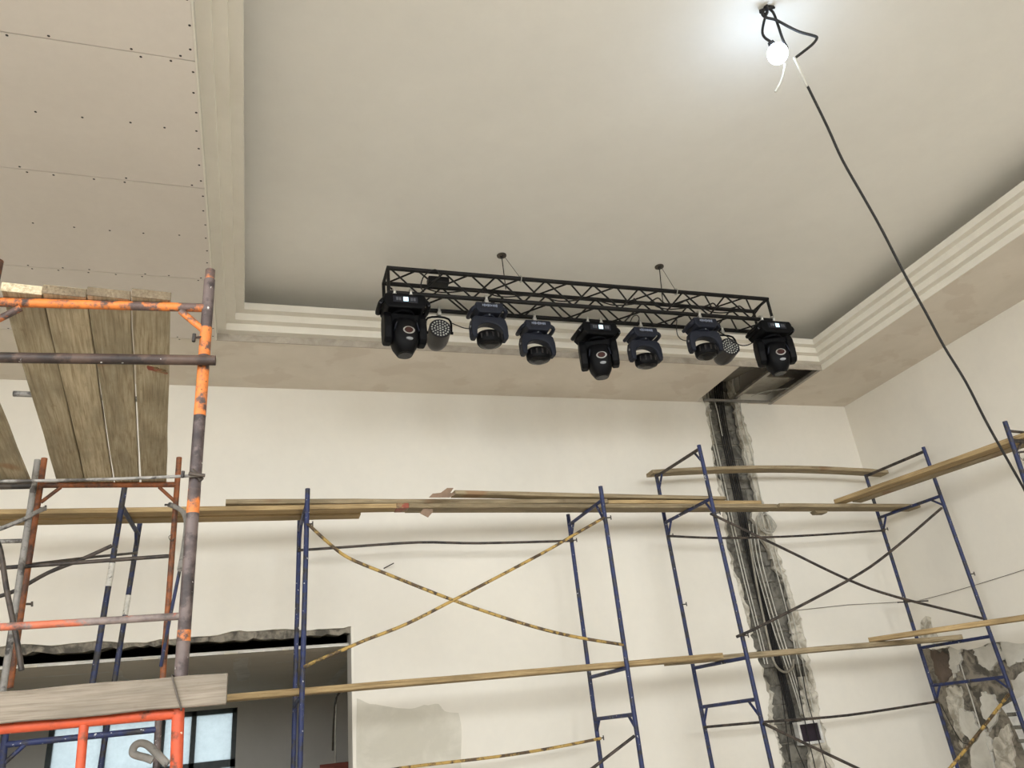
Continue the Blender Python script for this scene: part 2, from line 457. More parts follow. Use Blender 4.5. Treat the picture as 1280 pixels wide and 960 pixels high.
blob([(1214, 810), (1245, 804), (1255, 820), (1238, 838), (1222, 830)], 'lump', 'plaster_patch', 3, .010)
blob([(1250, 803), (1285, 803), (1290, 815), (1275, 828), (1258, 832)], 'lump', 'plaster_patch', 4, .008)
blob([(1200, 885), (1215, 892), (1222, 915), (1212, 930), (1198, 905)], 'lump', 'plaster_patch', 5, .010)
blob([(1225, 865), (1240, 868), (1248, 890), (1235, 915), (1226, 890)], 'lump', 'plaster_patch', 6, .010)
blob([(1212, 940), (1230, 912), (1238, 930), (1242, 970), (1214, 975)], 'lump', 'plaster_patch', 7, .006)
blob([(1262, 850), (1290, 835), (1300, 870), (1270, 890)], 'lump', 'plaster_patch', 8, .012)
blob([(1240, 925), (1258, 905), (1266, 940), (1262, 980), (1244, 980)], 'undercoat', 'plaster_patch', 9, .02)
blob([(1180, 860), (1198, 858), (1204, 900), (1200, 935), (1184, 890)], 'undercoat', 'plaster_patch', 10, .03)
smear('putty_patch', [(1149, 800), (1151, 778), (1157, 770), (1164, 772), (1167, 788), (1176, 800), (1170, 806)], 'right', 'undercoat', wall_right, 22, 3, .01)
# white notched panel on the stripped wall
pn_ = blob([(1252, 884), (1266, 876), (1282, 868), (1300, 862), (1312, 955), (1283, 944), (1277, 930), (1270, 914), (1262, 898)], 'white_plastic', 'white_panel', 11, -.004, 1, 0)
for x, y in ((1261, 893), (1268, 909), (1275, 926), (1281, 941)):
    a = on_x(x, y, RX)
    MB().box((RX-.009, a.y-.10, a.z-.022), (RX+.01, a.y+.02, a.z+.018)).build('notch', 'block', pn_, bevel=.003)
# white conduit on the stripped wall
tag(MB().tube([on_x(1200, 828, RX-.02), on_x(1206, 848, RX-.02), on_x(1214, 872, RX-.02), on_x(1226, 912, RX-.02)], .007, 8).build('white_conduit', 'cable_white'), 'thin white conduit fixed on the stripped lower right wall', 'conduit')
tag(MB().tube([on_x(1233, 928, RX-.01), on_x(1238, 942, RX-.01), on_x(1242, 956, RX-.01), on_x(1246, 975, RX-.01)], .006, 8).build('white_cable', 'cable_white'), 'short white cable end lower down on the stripped wall', 'cable')
tag(MB().tube([on_x(1176, 880, RX-.01), on_x(1190, 908, RX-.012), on_x(1203, 928, RX-.012), on_x(1214, 928, RX-.012)], .005, 6).build('black_cable', 'cable_black'), 'thin black cable drooping on the stripped right wall', 'cable')
# layout string across both walls
tag(MB().tube([on_y(985, 764, WY-.02), on_y(1060, 756, WY-.02), on_y(1136, 752, WY-.03)], .003, 6).tube([on_y(1136, 752, WY-.03), on_x(1160, 748, RX-.02), on_x(1220, 731, RX-.02), on_x(1300, 706, RX-.02)], .003, 6).build('layout_string', 'wire'), 'thin grey string stretched along the back and right walls', 'string')

# ---- unseen walls behind the camera, with the windows that light the hall
def wall_with_windows(axis, face, thick, lo, hi, wins, name):
    m = MB()
    def B(a, b, z0, z1):
        if axis == 'y': m.box((a, min(face, face+thick), z0), (b, max(face, face+thick), z1))
        else: m.box((min(face, face+thick), a, z0), (max(face, face+thick), b, z1))
    c = lo
    for a, b in wins: B(c, a, 0, 6.1); B(a, b, 0, WZ0); B(a, b, WZ1, 6.1); c = b
    B(c, hi, 0, 6.1)
    return struct(m.build(name, 'wall'))
wall_with_windows('y', REAR_Y, -.3, LEFT_X-.3, RX+.35, REAR_WINDOWS, 'wall_rear')
wall_with_windows('x', LEFT_X, -.3, REAR_Y, WY+.35, LEFT_WINDOWS, 'wall_left')
nwin = 1
for a, b in REAR_WINDOWS:
    w = MB(); y0, y1 = REAR_Y-.22, REAR_Y-.16
    for x in (a, (a+b)/2-.03, b-.06): w.box((x, y0, WZ0), (x+.06, y1, WZ1))
    for zz in (WZ0, 4.6, WZ1-.06): w.box((a, y0, zz), (b, y1, zz+.06))
    struct(w.build('window_%d' % nwin, 'white_plastic')); nwin += 1
for a, b in LEFT_WINDOWS:
    w = MB(); x0, x1 = LEFT_X-.22, LEFT_X-.16
    for y in (a, (a+b)/2-.03, b-.06): w.box((x0, y, WZ0), (x1, y+.06, WZ1))
    for zz in (WZ0, 4.6, WZ1-.06): w.box((x0, a, zz), (x1, b, zz+.06))
    struct(w.build('window_%d' % nwin, 'white_plastic')); nwin += 1

# ---- ceiling: tray, stepped moulding, soffits
ceiling = struct(MB().box((T_L-.3, T_F-.3, TZ), (T_R+.3, T_B+.3, TZ+.06)).build('ceiling', 'ceiling'))
MB().box((LEFT_X-.3, REAR_Y-.3, 6.1), (RX+.35, WY+.36, 6.3)).build('roof_slab', 'concrete', ceiling)
rc = MB()
for lo, hi in (((T_L-.3, T_F-.3, S+.2), (T_L-.26, T_B+.3, TZ)), ((T_R+.26, T_F-.3, S+.2), (T_R+.3, T_B+.3, TZ)),
               ((T_L-.3, T_B+.26, S+.2), (T_R+.3, T_B+.3, TZ)), ((T_L-.3, T_F-.3, S+.2), (T_R+.3, T_F-.26, TZ))): rc.box(lo, hi)
rc.build('cove_upstand', 'ceiling', ceiling)
def ring(profile, name, mat, parent, sides=(0, 1, 2, 3)):
    m = MB(); n = len(profile)
    corners = []
    for (i, z) in profile:
        corners.append([(T_L+i, T_F+i, z), (T_R-i, T_F+i, z), (T_R-i, T_B-i, z), (T_L+i, T_B-i, z)])
    for j in range(n-1):
        for k in sides:
            m.add([corners[j][k], corners[j][(k+1) % 4], corners[j+1][(k+1) % 4], corners[j+1][k]], [(0, 1, 2, 3)])
    return m.build(name, mat, parent)
RS, TD = .075, .083
steps = [('moulding_step', 0, 'moulding'), ('moulding_step', 1, 'moulding'), ('moulding_step', 2, 'moulding'), ('moulding_step', 3, 'moulding')]
moulding = struct(bpy.data.objects.new('trim_1', None)); COL.objects.link(moulding)
for nm, k, mt in steps:
    i0 = k*TD; z0 = S+k*RS
    prof = [(i0-.085 if k else -.01, z0), (i0, z0), (i0, z0+RS), (i0-.02, z0+RS)]
    if k == 3: prof = [(i0-.085, z0), (i0, z0), (i0, z0+RS), (i0-.022, z0+RS), (i0-.022, z0+.02), (-.27, z0+.02)]
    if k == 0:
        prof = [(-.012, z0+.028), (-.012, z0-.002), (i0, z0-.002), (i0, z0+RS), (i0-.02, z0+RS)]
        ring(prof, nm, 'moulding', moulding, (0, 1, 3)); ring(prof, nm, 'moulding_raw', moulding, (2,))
    else: ring(prof, nm, mt, moulding)
# soffits
def soffit_box(m, x0, x1, y0, y1): m.box((x0, y0, S), (x1, y1, S+.03))
EPS = .006
m = MB()
soffit_box(m, LEFT_X, HX0, T_B+EPS, WY)
soffit_box(m, HX0, 5.68, HY1, WY); soffit_box(m, 6.42, HX1, HY1, WY)       # open where the cables come down
soffit_box(m, HX1, RX, T_B+EPS, WY)
soffit_box(m, T_R+EPS, RX, T_F, T_B+EPS)
soffit_box(m, LEFT_X, RX, REAR_Y, T_F-EPS)
sof = m.build('puttied_soffit', 'soffit', ceiling)
# raw plasterboard sheets on the left soffit, 1.2 m wide, with open joints
ys = [T_F+.03, -2.35, -1.15, .06, 1.26, 2.47, 3.68, 4.865, 6.10, T_B+.002]
for a, b in zip(ys[:-1], ys[1:]):
    for x0, x1 in ((LEFT_X, -2.93), (-2.93, T_L)):
        MB().box((x0+.003, a+.004, S-.002), (min(x1-.003, T_L-.013), b-.004, S+.012)).build('plasterboard_sheet', 'board', ceiling)
MB().box((LEFT_X, T_F, S+.014), (T_L, T_B, S+.03)).build('sheet_backing', 'soffit', ceiling)
# screw heads
sc = MB(); rnd = random.Random(77)
def screw(x, y):
    sc.add([(x+.0085*math.cos(k*math.pi/3), y+.0085*math.sin(k*math.pi/3), S-.0032) for k in range(6)], [tuple(range(6))])
for yy in ys[5:]:
    for k in range(16):
        for s_ in (-1, 1):
            if rnd.random() < .7: screw(T_L-.12-.21*k+rnd.uniform(-.03, .03), yy+s_*(.018+rnd.uniform(0, .01)))
for a, b in zip(ys[5:-1], ys[6:]):
    for q in (0.5,):
        for k in range(11): screw(T_L-.2-.26*k+rnd.uniform(-.03, .03), a+(b-a)*q+rnd.uniform(-.02, .02))
    for k in range(7): screw(T_L-.03+rnd.uniform(-.006, .006), a+(b-a)*(k+.5)/7)
stuff(sc.build('screw_heads', 'screw', ceiling, fix=False))
# plenum seen through the open hatch
pl = MB()
pl.box((HX0-.35, T_B+.28, 6.0), (HX1+.4, WY+.05, 6.02))
pl.build('plenum_slab', 'concrete', ceiling)
hatch = thing('access_hatch', 'open rectangular soffit hatch with metal edge rails above the wall chase', 'hatch', (6.2, 7.7, S))
fr = MB()
fr.box((HX1-.045, T_B+.02, S-.004), (HX1, WY-.002, S+.035)); fr.build('edge_rail', 'galv', hatch)
fr = MB(); fr.box((HX0+.1, HY1-.02, S-.002), (HX1-.02, HY1+.012, S+.03)); fr.build('edge_rail', 'galv', hatch)
fr = MB(); fr.box((6.18, T_B+.03, S+.05), (6.235, WY-.03, S+.085)); fr.build('cross_rail', 'galv', hatch)
fr = MB(); fr.box((HX0+.02, 7.62, S+.30), (HX1-.02, 7.68, S+.36)); fr.build('cross_rail', 'galv', hatch)
fr = MB(); fr.box((5.98, 7.36, S+.12), (6.05, 7.43, S+.55)); fr.build('hanger', 'galv', hatch)
fr = MB(); fr.hexa([(6.26, 7.66, S+.10), (6.76, 7.66, S+.10), (6.76, WY-.02, S+.14), (6.26, WY-.02, S+.14), (6.26, 7.66, S+.115), (6.76, 7.66, S+.115), (6.76, WY-.02, S+.155), (6.26, WY-.02, S+.155)]); fr.build('tin_panel', 'tin', hatch)
fr = MB(); fr.hexa([(5.86, 7.66, S+.22), (6.17, 7.66, S+.22), (6.17, WY-.02, S+.32), (5.86, WY-.02, S+.32), (5.86, 7.66, S+.235), (6.17, 7.66, S+.235), (6.17, WY-.02, S+.335), (5.86, WY-.02, S+.335)]); fr.build('tin_panel', 'tin', hatch)
MB().tube([(6.35, 8.1, S+.02), (6.5, 7.98, S+.04), (6.7, 7.85, S+.03), (6.78, 7.8, S+.02)], .004, 6).build('loose_wire', 'cable_white', hatch)

# ---- back room beyond the opening
BY = 14.4; BZ = 2.60
br = MB()
br.box((-5.2, WY+.35, 0), (-5.0, BY+.2, 3.2)); br.box((5.0, WY+.35, 0), (5.2, BY+.2, 3.2))
W0 = on_y(62, 905, BY).x; W1 = on_y(297, 884, BY).x; WT = on_y(297, 884, BY).z
br.box((-5.0, BY, 0), (W0, BY+.2, 3.2)); br.box((W1, BY, 0), (5.0, BY+.2, 3.2)); br.box((W0, BY, WT), (W1, BY+.2, 3.2)); br.box((W0, BY, 0), (W1, BY+.2, .6))
wall_far = struct(br.build('wall_far', 'backroom'))
br = MB().box((-5.2, WY+.35, 3.2), (5.2, BY+.2, 3.3)).build('back_room_slab', 'concrete', wall_far)
ceil2 = struct(bpy.data.objects.new('ceiling_back_room', None)); COL.objects.link(ceil2)
yb = [WY+.16, 8.75, 9.95, 11.15, 12.35, 13.55, BY]
for a, b in zip(yb[:-1], yb[1:]):
    for x0 in (-5.0, -2.5, 0.0, 2.5):
        MB().box((x0+.003, a+.003, BZ), (x0+2.497, b-.003, BZ+.0125)).build('plasterboard_sheet', 'backboard', ceil2)
MB().box((-5, WY+.16, BZ+.013), (5, BY, BZ+.03)).build('sheet_backing', 'lump', ceil2)
# light edge profile along the front of the suspended ceiling, in lengths
for x0, x1 in ((-3.2, -1.98), (-1.86, -.98), (-.84, -.25), (-.12, .3), (.36, OP_R-.01)):
    MB().box((x0, WY+.13, BZ-.003), (x1, WY+.16, BZ+.014)).build('edge_profile', 'galv', ceil2)
def cpatch(pts, seed):
    q = [(on_z(x, y, BZ).x, on_z(x, y, BZ).y) for x, y in pts]
    o = jag(q+[q[0]], 3, .05, seed)[:-1]
    MB().prism(o, 'z', BZ-.002, BZ+.001).build('putty_patch', 'lump', ceil2)
cpatch([(137, 836), (146, 834), (162, 850), (150, 853)], 1)
cpatch([(292, 828), (300, 822), (311, 822), (309, 850), (297, 852)], 2)
cpatch([(405, 858), (434, 826), (439, 826), (432, 838), (413, 858)], 3)
for y0, y1, x0, x1 in ((846, 842, 20, 140), (828, 822, 345, 438)):
    a, b = on_z(x0, y0, BZ), on_z(x1, y1, BZ)
    MB().box((a.x, (a.y+b.y)/2-.05, BZ-.0015), (b.x, (a.y+b.y)/2+.05, BZ+.001)).build('joint_tape', 'lump', ceil2)
# far window
win = struct(bpy.data.objects.new('window_%d' % nwin, None)); win.location = ((W0+W1)/2, BY+.1, .6); COL.objects.link(win)
def wbar(x0, x1, z0, z1): MB().box((x0, BY+.03, z0), (x1, BY+.11, z1)).build('frame_bar', 'frame_dark', win)
zs = WT-(on_y(297, 884, BY).z-on_y(294, 950, BY).z)
t_ = .075
wbar(W0, W1, WT-t_, WT); wbar(W0, W1, zs-.09, zs+.02); wbar(W0, W1, .6, .66)
xs_m = [W0, on_y(126, 930, BY).x, on_y(198, 930, BY).x, on_y(238, 920, BY).x, W1-t_]
for xx in xs_m: wbar(xx, xx+t_, .6, WT)
for a, b in zip(xs_m[:-1], xs_m[1:]):
    for z0, z1 in ((zs+.02, WT-t_), (.66, zs-.09)):
        MB().box((a+t_, BY+.06, z0), (b, BY+.07, z1)).build('pane', 'pane', win)
portal('window_daylight', ((W0+W1)/2, BY+.15, (WT+.6)/2), (math.pi/2, 0, math.pi), W1-W0, WT-.6)
# cable drop and red board in the back room
cd = thing('cable_drop', 'loose cable hanging from the back room ceiling beside the opening edge', 'cable', at_depth(424, 866, 9.6))
MB().tube([on_z(436, 860, BZ-.016), at_depth(424, 866, 9.6), at_depth(419, 880, 9.6), at_depth(417, 905, 9.6), at_depth(416, 938, 9.6)], .014, 8).build('dark_sleeve', 'wire', cd)
MB().tube([at_depth(421, 868, 9.6), at_depth(420, 890, 9.6), at_depth(419, 920, 9.6), at_depth(420, 965, 9.6)], .01, 8).build('pale_wire', 'cable_white', cd)
a = at_depth(400, 956, 9.3); b = at_depth(450, 951, 9.3)
tag(MB().box((a.x, a.y, 0), (b.x+.3, a.y+.04, a.z)).build('red_board', 'red', bevel=.004), 'red-brown board standing in the back room at the opening edge', 'board')

# ================================================================== PLANKS
def plank_obj(name, P, Q, wdir, w, t, mat, label, group=None, bow=0.0, jit=.004, seed=0, hang='bottom', cat='plank'):
    """board from P to Q (centre of its underside); wdir: horizontal direction of its width"""
    P, Q = Vector(P), Vector(Q); ax = (Q-P).normalized(); L = (Q-P).length
    wd = Vector(wdir); wd = (wd-ax*wd.dot(ax)).normalized(); up = ax.cross(wd)
    if up.z < 0 and abs(up.z) > .3: wd = -wd; up = -up
    rnd = random.Random(seed or int(abs(P.x*977+P.y*131+L*57)))
    m = MB(); n = max(6, int(L/.35)); secs = []
    w0, w1 = w if isinstance(w, tuple) else (w, w)
    ph = rnd.uniform(0, 6)
    for i in range(n+1):
        s = i/n; x = L*s; w = w0+(w1-w0)*s
        zb = bow*4*s*(1-s) + .0012*math.sin(ph+s*9)
        dw = rnd.uniform(-jit, jit); dw2 = rnd.uniform(-jit, jit); dt = rnd.uniform(-.0015, .0015)
        secs.append([(x, -w/2+dw, zb), (x, w/2+dw2, zb), (x, w/2+dw2, zb+t+dt), (x, -w/2+dw, zb+t+dt)])
    m.loft(secs, smooth=False)
    o = m.build(name, mat, bevel=.004, seg=1)
    o.matrix_world = Matrix(((ax.x, wd.x, up.x, P.x), (ax.y, wd.y, up.y, P.y), (ax.z, wd.z, up.z, P.z), (0, 0, 0, 1)))
    if label: tag(o, label, cat, group)
    return o

# ================================================================== BLUE SCAFFOLD ALONG THE BACK WALL
YF, YB = 6.95, 7.90
def line_on(pa, pb, Y):
    """post axis through two pixels on the plane y = Y"""
    return on_y(*pa, Y), on_y(*pb, Y)
def post_at(post, py):
    a, b = post; lo, hi = -1.5, 3.0
    for _ in range(50):
        mid = (lo+hi)/2; y = proj(a+(b-a)*mid)[1]
        if y < py: lo = mid
        else: hi = mid
    return a+(b-a)*lo
def to_floor(post):
    a, b = post; s = (a.z-0.0)/(a.z-b.z); return a, a+(b-a)*s
ZD = 3.692; ZL = 2.075; ZT = 4.2595          # undersides of the deck, lower and top planks
def rung_ends(front, back, yf, yb, r):
    A, B = post_at(front, yf), post_at(back, yb)
    for zz in (ZD, ZL, ZT):                      # a rung that carries planks lies level under them
        if abs((A.z+B.z)/2-zz) < .13: A.z = B.z = zz-r*.85-.0012
    return A, B
def frame(name, label, group, front, back, rungs, gussets, mat='blue', r=.022, pins=(), bands=(), backmat=None, rungmat=None):
    fp, bp_ = to_floor(front), to_floor(back)
    if len(rungs) == 4: bp_[0].z = ZT-.003      # the top plank lies over the rear post tops
    base = (fp[1]+bp_[1])/2
    root = thing(name, label, 'scaffold', base, group)
    pf = MB().tube([fp[0], fp[1]], r, 12).build('post', mat, root)
    pb = MB().tube([bp_[0], bp_[1]], r, 12).build('post', backmat or mat, root)
    for k, (yf, yb) in enumerate(rungs):
        A, B = rung_ends(front, back, yf, yb, r)
        MB().tube([A, B], r*.85, 10).build('rung', 'dark_rod' if k == 0 and len(rungs) == 4 else mat, root)
    for which, y0, yr, (ryf, ryb), frac in gussets:
        P = post_at(front if which == 'f' else back, y0)
        A, B = rung_ends(front, back, ryf, ryb, r)
        Q = A+(B-A)*frac
        MB().tube([P, Q], r*.6, 8).build('gusset', mat, root)
    for which, y in pins:
        P = post_at(front if which == 'f' else back, y)
        pn = MB().tube([P+Vector((-.01, -.02, 0)), P+Vector((.055, -.03, 0))], .007, 6)
        pn.tube([P+Vector((.05, -.03, -.022)), P+Vector((.05, -.03, .022))], .006, 6)
        pn.build('pin', 'dark_rod', root)
    for which, y0, y1 in bands:
        po = front if which == 'f' else back
        A, B = post_at(po, y0), post_at(po, y1)
        MB().tube([A, B], r*1.04, 12).build('white_band', 'white_paint', root)
    return root
GB = 'blue scaffold frames along the back wall'
pAf, pAb = line_on((384.6, 611), (375, 959), YF), line_on((374.6, 645), (366.5, 959), YB)
pBf, pBb = line_on((750.5, 608), (802.5, 959), YF), line_on((710, 643), (752, 959), YB)
pCf, pCb = line_on((873.5, 556.5), (965, 959), YF), line_on((820, 592), (890.5, 959), YB)
pDf, pDb = line_on((1154, 559), (1256, 843), YF), line_on((1081, 590), (1196, 957), YB)
pZf, pZb = line_on((156, 608), (116, 852), YF), line_on((175.5, 650), (143, 852), YB)
frame('scaffold_section', 'blue scaffold frame standing at the right edge of the wall opening', GB, pAf, pAb,
      [(652, 664), (852, 868)], [('b', 690, 0, (652, 664), .7), ('f', 676, 0, (652, 664), .3), ('b', 885, 0, (852, 868), .6)], pins=[('b', 688), ('f', 656)])
frame('scaffold_section', 'blue scaffold frame where the yellow braces end, left of the tall frames', GB, pBf, pBb,
      [(627, 656), (829, 845), (893, 899)], [('b', 674, 0, (627, 656), .86), ('f', 655, 0, (627, 656), .18), ('b', 915, 0, (893, 899), .88), ('f', 912, 0, (893, 899), .14)], pins=[('b', 676), ('f', 648), ('b', 923)])
frame('scaffold_section', 'tall blue scaffold frame standing in front of the wall chase', GB, pCf, pCb,
      [(561, 596), (624, 652), (820, 834), (874, 884)], [('b', 612, 0, (561, 596), .86), ('f', 578, 0, (561, 596), .12), ('b', 672, 0, (624, 652), .86), ('f', 643, 0, (624, 652), .12), ('b', 905, 0, (874, 884), .88), ('f', 897, 0, (874, 884), .14)],
      pins=[('f', 642), ('b', 670), ('b', 756), ('f', 795)], mat='blue')
frame('scaffold_section', 'tall blue scaffold frame in the corner by the stripped right wall', GB, pDf, pDb,
      [(564, 595), (618, 646), (794, 809), (846, 857)], [('b', 664, 0, (618, 646), .88), ('f', 632, 0, (618, 646), .16), ('b', 875, 0, (846, 857), .88), ('f', 862, 0, (846, 857), .14)],
      pins=[('b', 662), ('f', 718)], rungmat='blue')
frame('scaffold_section', 'blue scaffold frame with white painted bands behind the orange tower', GB, pZf, pZb,
      [(634, 667)], [('b', 684, 0, (634, 667), .85)], mat='blue_dark', r=.023, bands=[('f', 704, 733), ('b', 744, 769)])

def rod(name, pts, r, mat, label, group=None, cat='brace', ends=True):
    pts = [Vector(p) for p in pts]
    m = MB().tube(pts, r, 10)
    return tag(m.build(name, mat, origin=pts[0]), label, cat, group)
def bar(label, pix, Y, r, mat, cat='brace', name='scaffold_brace', group=None):
    Ys = Y if isinstance(Y, (list, tuple)) else [Y]*len(pix)
    return rod(name, [on_y(x, y, yy) for (x, y), yy in zip(pix, Ys)], r, mat, label, group, cat)
FR, BK = YF-.045, YB-.045
bar('yellow worn diagonal brace bowing down to the right across the wall', [(385, 655), (410, 678), (435, 697), (480, 716), (564.5, 749.5), (630, 772), (680, 787), (724, 797), (779, 806)], FR, .0145, 'yellow')
bar('yellow and brown diagonal brace rising to the right across the wall', [(380, 834), (396, 826), (427, 813), (457, 800), (508, 780), (569, 749), (677, 692), (715, 670), (755, 647)], FR-.035, .0145, 'yellow')
bar('long dark horizontal brace under the deck left of the chase', [(372, 688), (430, 684), (523, 678), (600, 679), (717, 676)], BK, .0135, 'dark_rod')
bar('yellow horizontal brace low on the wall beside the putty patch', [(440, 972), (502, 960), (620, 946), (690, 935), (751, 923)], BK, .0145, 'yellow')
bar('dark diagonal brace low between the two middle blue frames', [(730, 968), (741, 960), (793, 920)], FR, .0135, 'dark_rod')
bar('dark horizontal brace crossing the chase below the deck', [(834, 670), (900, 672.5), (975, 671), (1040, 667.5), (1106, 663)], BK, .0135, 'dark_rod')
bar('dark diagonal brace falling to the right past the chase', [(888, 642), (980, 686), (1061, 725), (1120, 746), (1228, 773)], FR, .0145, 'dark_rod')
bar('dark diagonal brace rising to the right past the chase', [(921, 796), (960, 778), (1061, 725), (1110, 692), (1177, 635)], FR-.035, .0145, 'dark_rod')
bar('dark horizontal brace crossing the chase above the switch panel', [(880, 909), (960, 902), (1060, 894), (1172, 877)], BK, .014, 'dark_rod')
bar('dark diagonal brace falling to the right past the switch panel', [(954, 904), (1010, 931), (1067, 958), (1085, 967)], FR, .0145, 'dark_rod')
bar('yellow brace in front of the stripped right wall', [(1180, 969), (1192, 955), (1225, 914), (1261, 868)], [FR, FR, FR, FR], .0165, 'yellow')
bar('short dark rod stub fixed on the corner frame near the right wall', [(1122, 753), (1160, 751)], BK, .008, 'dark_rod', 'rod', 'rod_stub')

GP = 'planks of the scaffold deck'
YD = Vector((0, 1, 0))
def deck_plank(label, pa, pb, Y, w, t, mat, z=None, ext=(0, 0), bow=0.0, name='deck_plank', group=GP, level=None):
    """pa, pb: pixels of the lower front edge; the plank lies flat behind it"""
    if z is None: P, Q = on_y(*pa, Y), on_y(*pb, Y)
    else:
        P, Q = on_z(*pa, z), on_z(*pb, z)
    if level is not None: P.z = Q.z = level
    d = (Q-P).normalized(); P = P-d*ext[0]; Q = Q+d*ext[1]
    side = Vector((-d.y, d.x, 0)).normalized()
    if side.y < 0: side = -side
    return plank_obj(name, P+side*w/2, Q+side*w/2, side, w, t, mat, label, group, bow)
deck_plank('long greyish deck plank running left behind the orange tower at the wall side', (0, 651), (451, 643), 0, .17, .045, 'wood_yellow', z=ZD, ext=(.6, 0))
yp = deck_plank('yellowish deck plank with a red painted end over the wall opening', (150, 640.5), (511, 634.5), 0, .15, .045, 'wood_yellow', z=ZD, ext=(1.6, 0))
deck_plank('weathered upper deck plank starting left of the wall opening frame', (282, 629.5), (760, 628.5), 0, .17, .045, 'wood_grey', z=ZD+.0495)
deck_plank('weathered lower deck plank between the yellowish plank and the chase', (511.5, 634.5), (972, 634.5), 0, .19, .045, 'wood_grey', z=ZD)
deck_plank('thin top deck plank lying behind the torn paper', (569, 617.5), (908, 624.5), 0, .13, .04, 'wood_grey', z=ZD+.099)
deck_plank('light deck plank ending in front of the chase', (761, 629), (952, 630), 0, .17, .042, 'wood_yellow', z=ZD+.0495)
deck_plank('brown deck plank from the chase to the corner frame', (976, 633.5), (1140, 634), 0, .20, .045, 'wood_grey', z=ZD, ext=(0, .15))
def on_plank(o, pts, z, name, mat, seed):
    inv = o.matrix_world.inverted(); q = [inv @ on_z(x, y, z) for x, y in pts]
    ol = jag([(v.x, v.y) for v in q+[q[0]]], 3, .006, seed)[:-1]
    c = MB().prism(ol, 'z', -.0035, .002).build(name, mat, o, origin=(0, 0, 0)); return c
ypx = max(v.co.x for v in yp.data.vertices)
MB().box((ypx-.12, -.080, -.004), (ypx+.001, .080, .0455)).build('red_paint', 'red_mark', yp, bevel=.004, origin=(0, 0, 0))
# plank toward the camera along the right wall
PE0, PE1 = on_z(1056, 625, 3.745), on_z(1280, 547, 3.745)
dE = (PE1-PE0).normalized(); sE = Vector((-dE.y, dE.x, 0)); sE = sE if sE.x > 0 else -sE
plank_obj('deck_plank', PE0+sE*.09-dE*.15, PE1+sE*.09+dE*1.2, sE, .17, .05, 'wood_yellow', 'light deck plank running along the right wall over the corner frame', GP)
plank_obj('deck_plank', PE0+sE*.29-dE*.05, PE1+sE*.29+dE*1.2, sE, .17, .05, 'wood_grey', 'second deck plank along the right wall, on its wall side', GP)
deck_plank('bowed plank across the tops of the two tall frames', (817, 595), (1112, 593.5), YB-.06, .17, .045, 'wood_grey', bow=.06, name='top_plank', level=ZT)
deck_plank('thin lower plank crossing the wall opening and both yellow braces', (284, 875.5), (905, 824.5), YF+.10, .20, .05, 'wood_yellow', ext=(1.1, 0), name='lower_plank', level=ZL)
deck_plank('brown lower plank crossing the chase', (842, 831), (1204, 799), YF+.34, .20, .05, 'wood_grey', name='lower_plank', level=ZL)
PF0, PF1 = on_z(1092, 812, 2.175), on_z(1280, 780, 2.175)
dF = (PF1-PF0).normalized(); sF = Vector((-dF.y, dF.x, 0)); sF = sF if sF.x > 0 else -sF
p0 = on_y(1098, 803.5, YF+.3); p1 = on_y(1285, 777, 5.9); p0.z = ZL+.053; p1.z = ZL+.035
dd = (p1-p0).normalized(); ss = Vector((-dd.y, dd.x, 0)); ss = ss if ss.x > 0 else -ss
plank_obj('lower_plank', p0+ss*.09-dd*.10, p1+ss*.09+dd*1.0, ss, .18, .05, 'wood_yellow', 'light lower plank running along the stripped right wall', GP)
# scrap of paper on the deck
pp = MB()
def card(pts, Y0, Y1):
    q = [on_y(x, y, Y0) for x, y in pts]; n = len(q)
    pp.add([v for v in q]+[v+Vector((.0, .004, .002)) for v in q], [tuple(range(n)), tuple(range(2*n-1, n-1, -1))]+[(i, i+n, (i+1) % n+n, (i+1) % n) for i in range(n)])
card([(536, 622), (541, 617), (551, 616), (559, 610), (567, 610), (563, 616), (570, 617), (562, 622)], YF+.1, 0)
tag(pp.build('torn_paper', 'paper', origin=on_y(545, 622, YF+.1)), 'crumpled torn brown paper lying on the deck planks', 'paper')
pp = MB()
card([(525, 642), (529, 636), (541, 636.5), (541, 640), (535, 647)], 7.21, 0)
tag(pp.build('hanging_paper', 'paper', origin=on_y(533, 640, YF+.04)), 'small brown paper scrap hanging under the deck planks', 'paper')
c_ = on_z(1025, 638.5, ZD)
m = MB().hexa([(c_.x+x, c_.y+y, ZD-.001-h) for h, w_ in ((.034, .07), (0, .10)) for x, y in ((-w_, -.03), (w_, -.03), (w_, .07), (-w_, .07))])
tag(m.build('wood_block', 'wood_grey', origin=c_), 'small wooden batten under the brown deck plank right of the chase', 'batten')

# frame at the far right edge, carrying the right-wall planks
EY = 5.26
pEf = line_on((1256, 527), (1283, 606), EY)
er = to_floor(pEf)
eroot = thing('scaffold_section', 'dark scaffold frame post carrying the right-wall planks beside the lamp cord', 'scaffold', er[1])
MB().tube([er[0], er[1]], .023, 12).build('post', 'blue_dark', eroot)
e2a = er[0]+Vector((.88, .12, 0)); e2b = er[1]+Vector((.88, .12, 0))
MB().tube([e2a, e2b], .023, 12).build('post', 'blue_dark', eroot)
q = post_at(pEf, 546); q.z = 3.72
MB().tube([q, q+Vector((.88, .12, 0))], .02, 10).build('rung', 'dark_rod', eroot)
q = post_at(pEf, 538.5); q.z = max(q.z, 3.816)
MB().tube([q, q+Vector((.88, .12, 0))], .014, 10).build('rung', 'dark_rod', eroot)
q2 = post_at(pEf, 566)
ql = Vector((q.x, q.y, 3.72))
MB().tube([q2, ql+Vector((.16, .02, 0))], .011, 8).build('gusset', 'dark_rod', eroot)
q3 = post_at(pEf, 546); s3 = (q3.z-(ZL-.008))/(er[0].z-er[1].z); q3 = q3+(er[1]-er[0])*s3
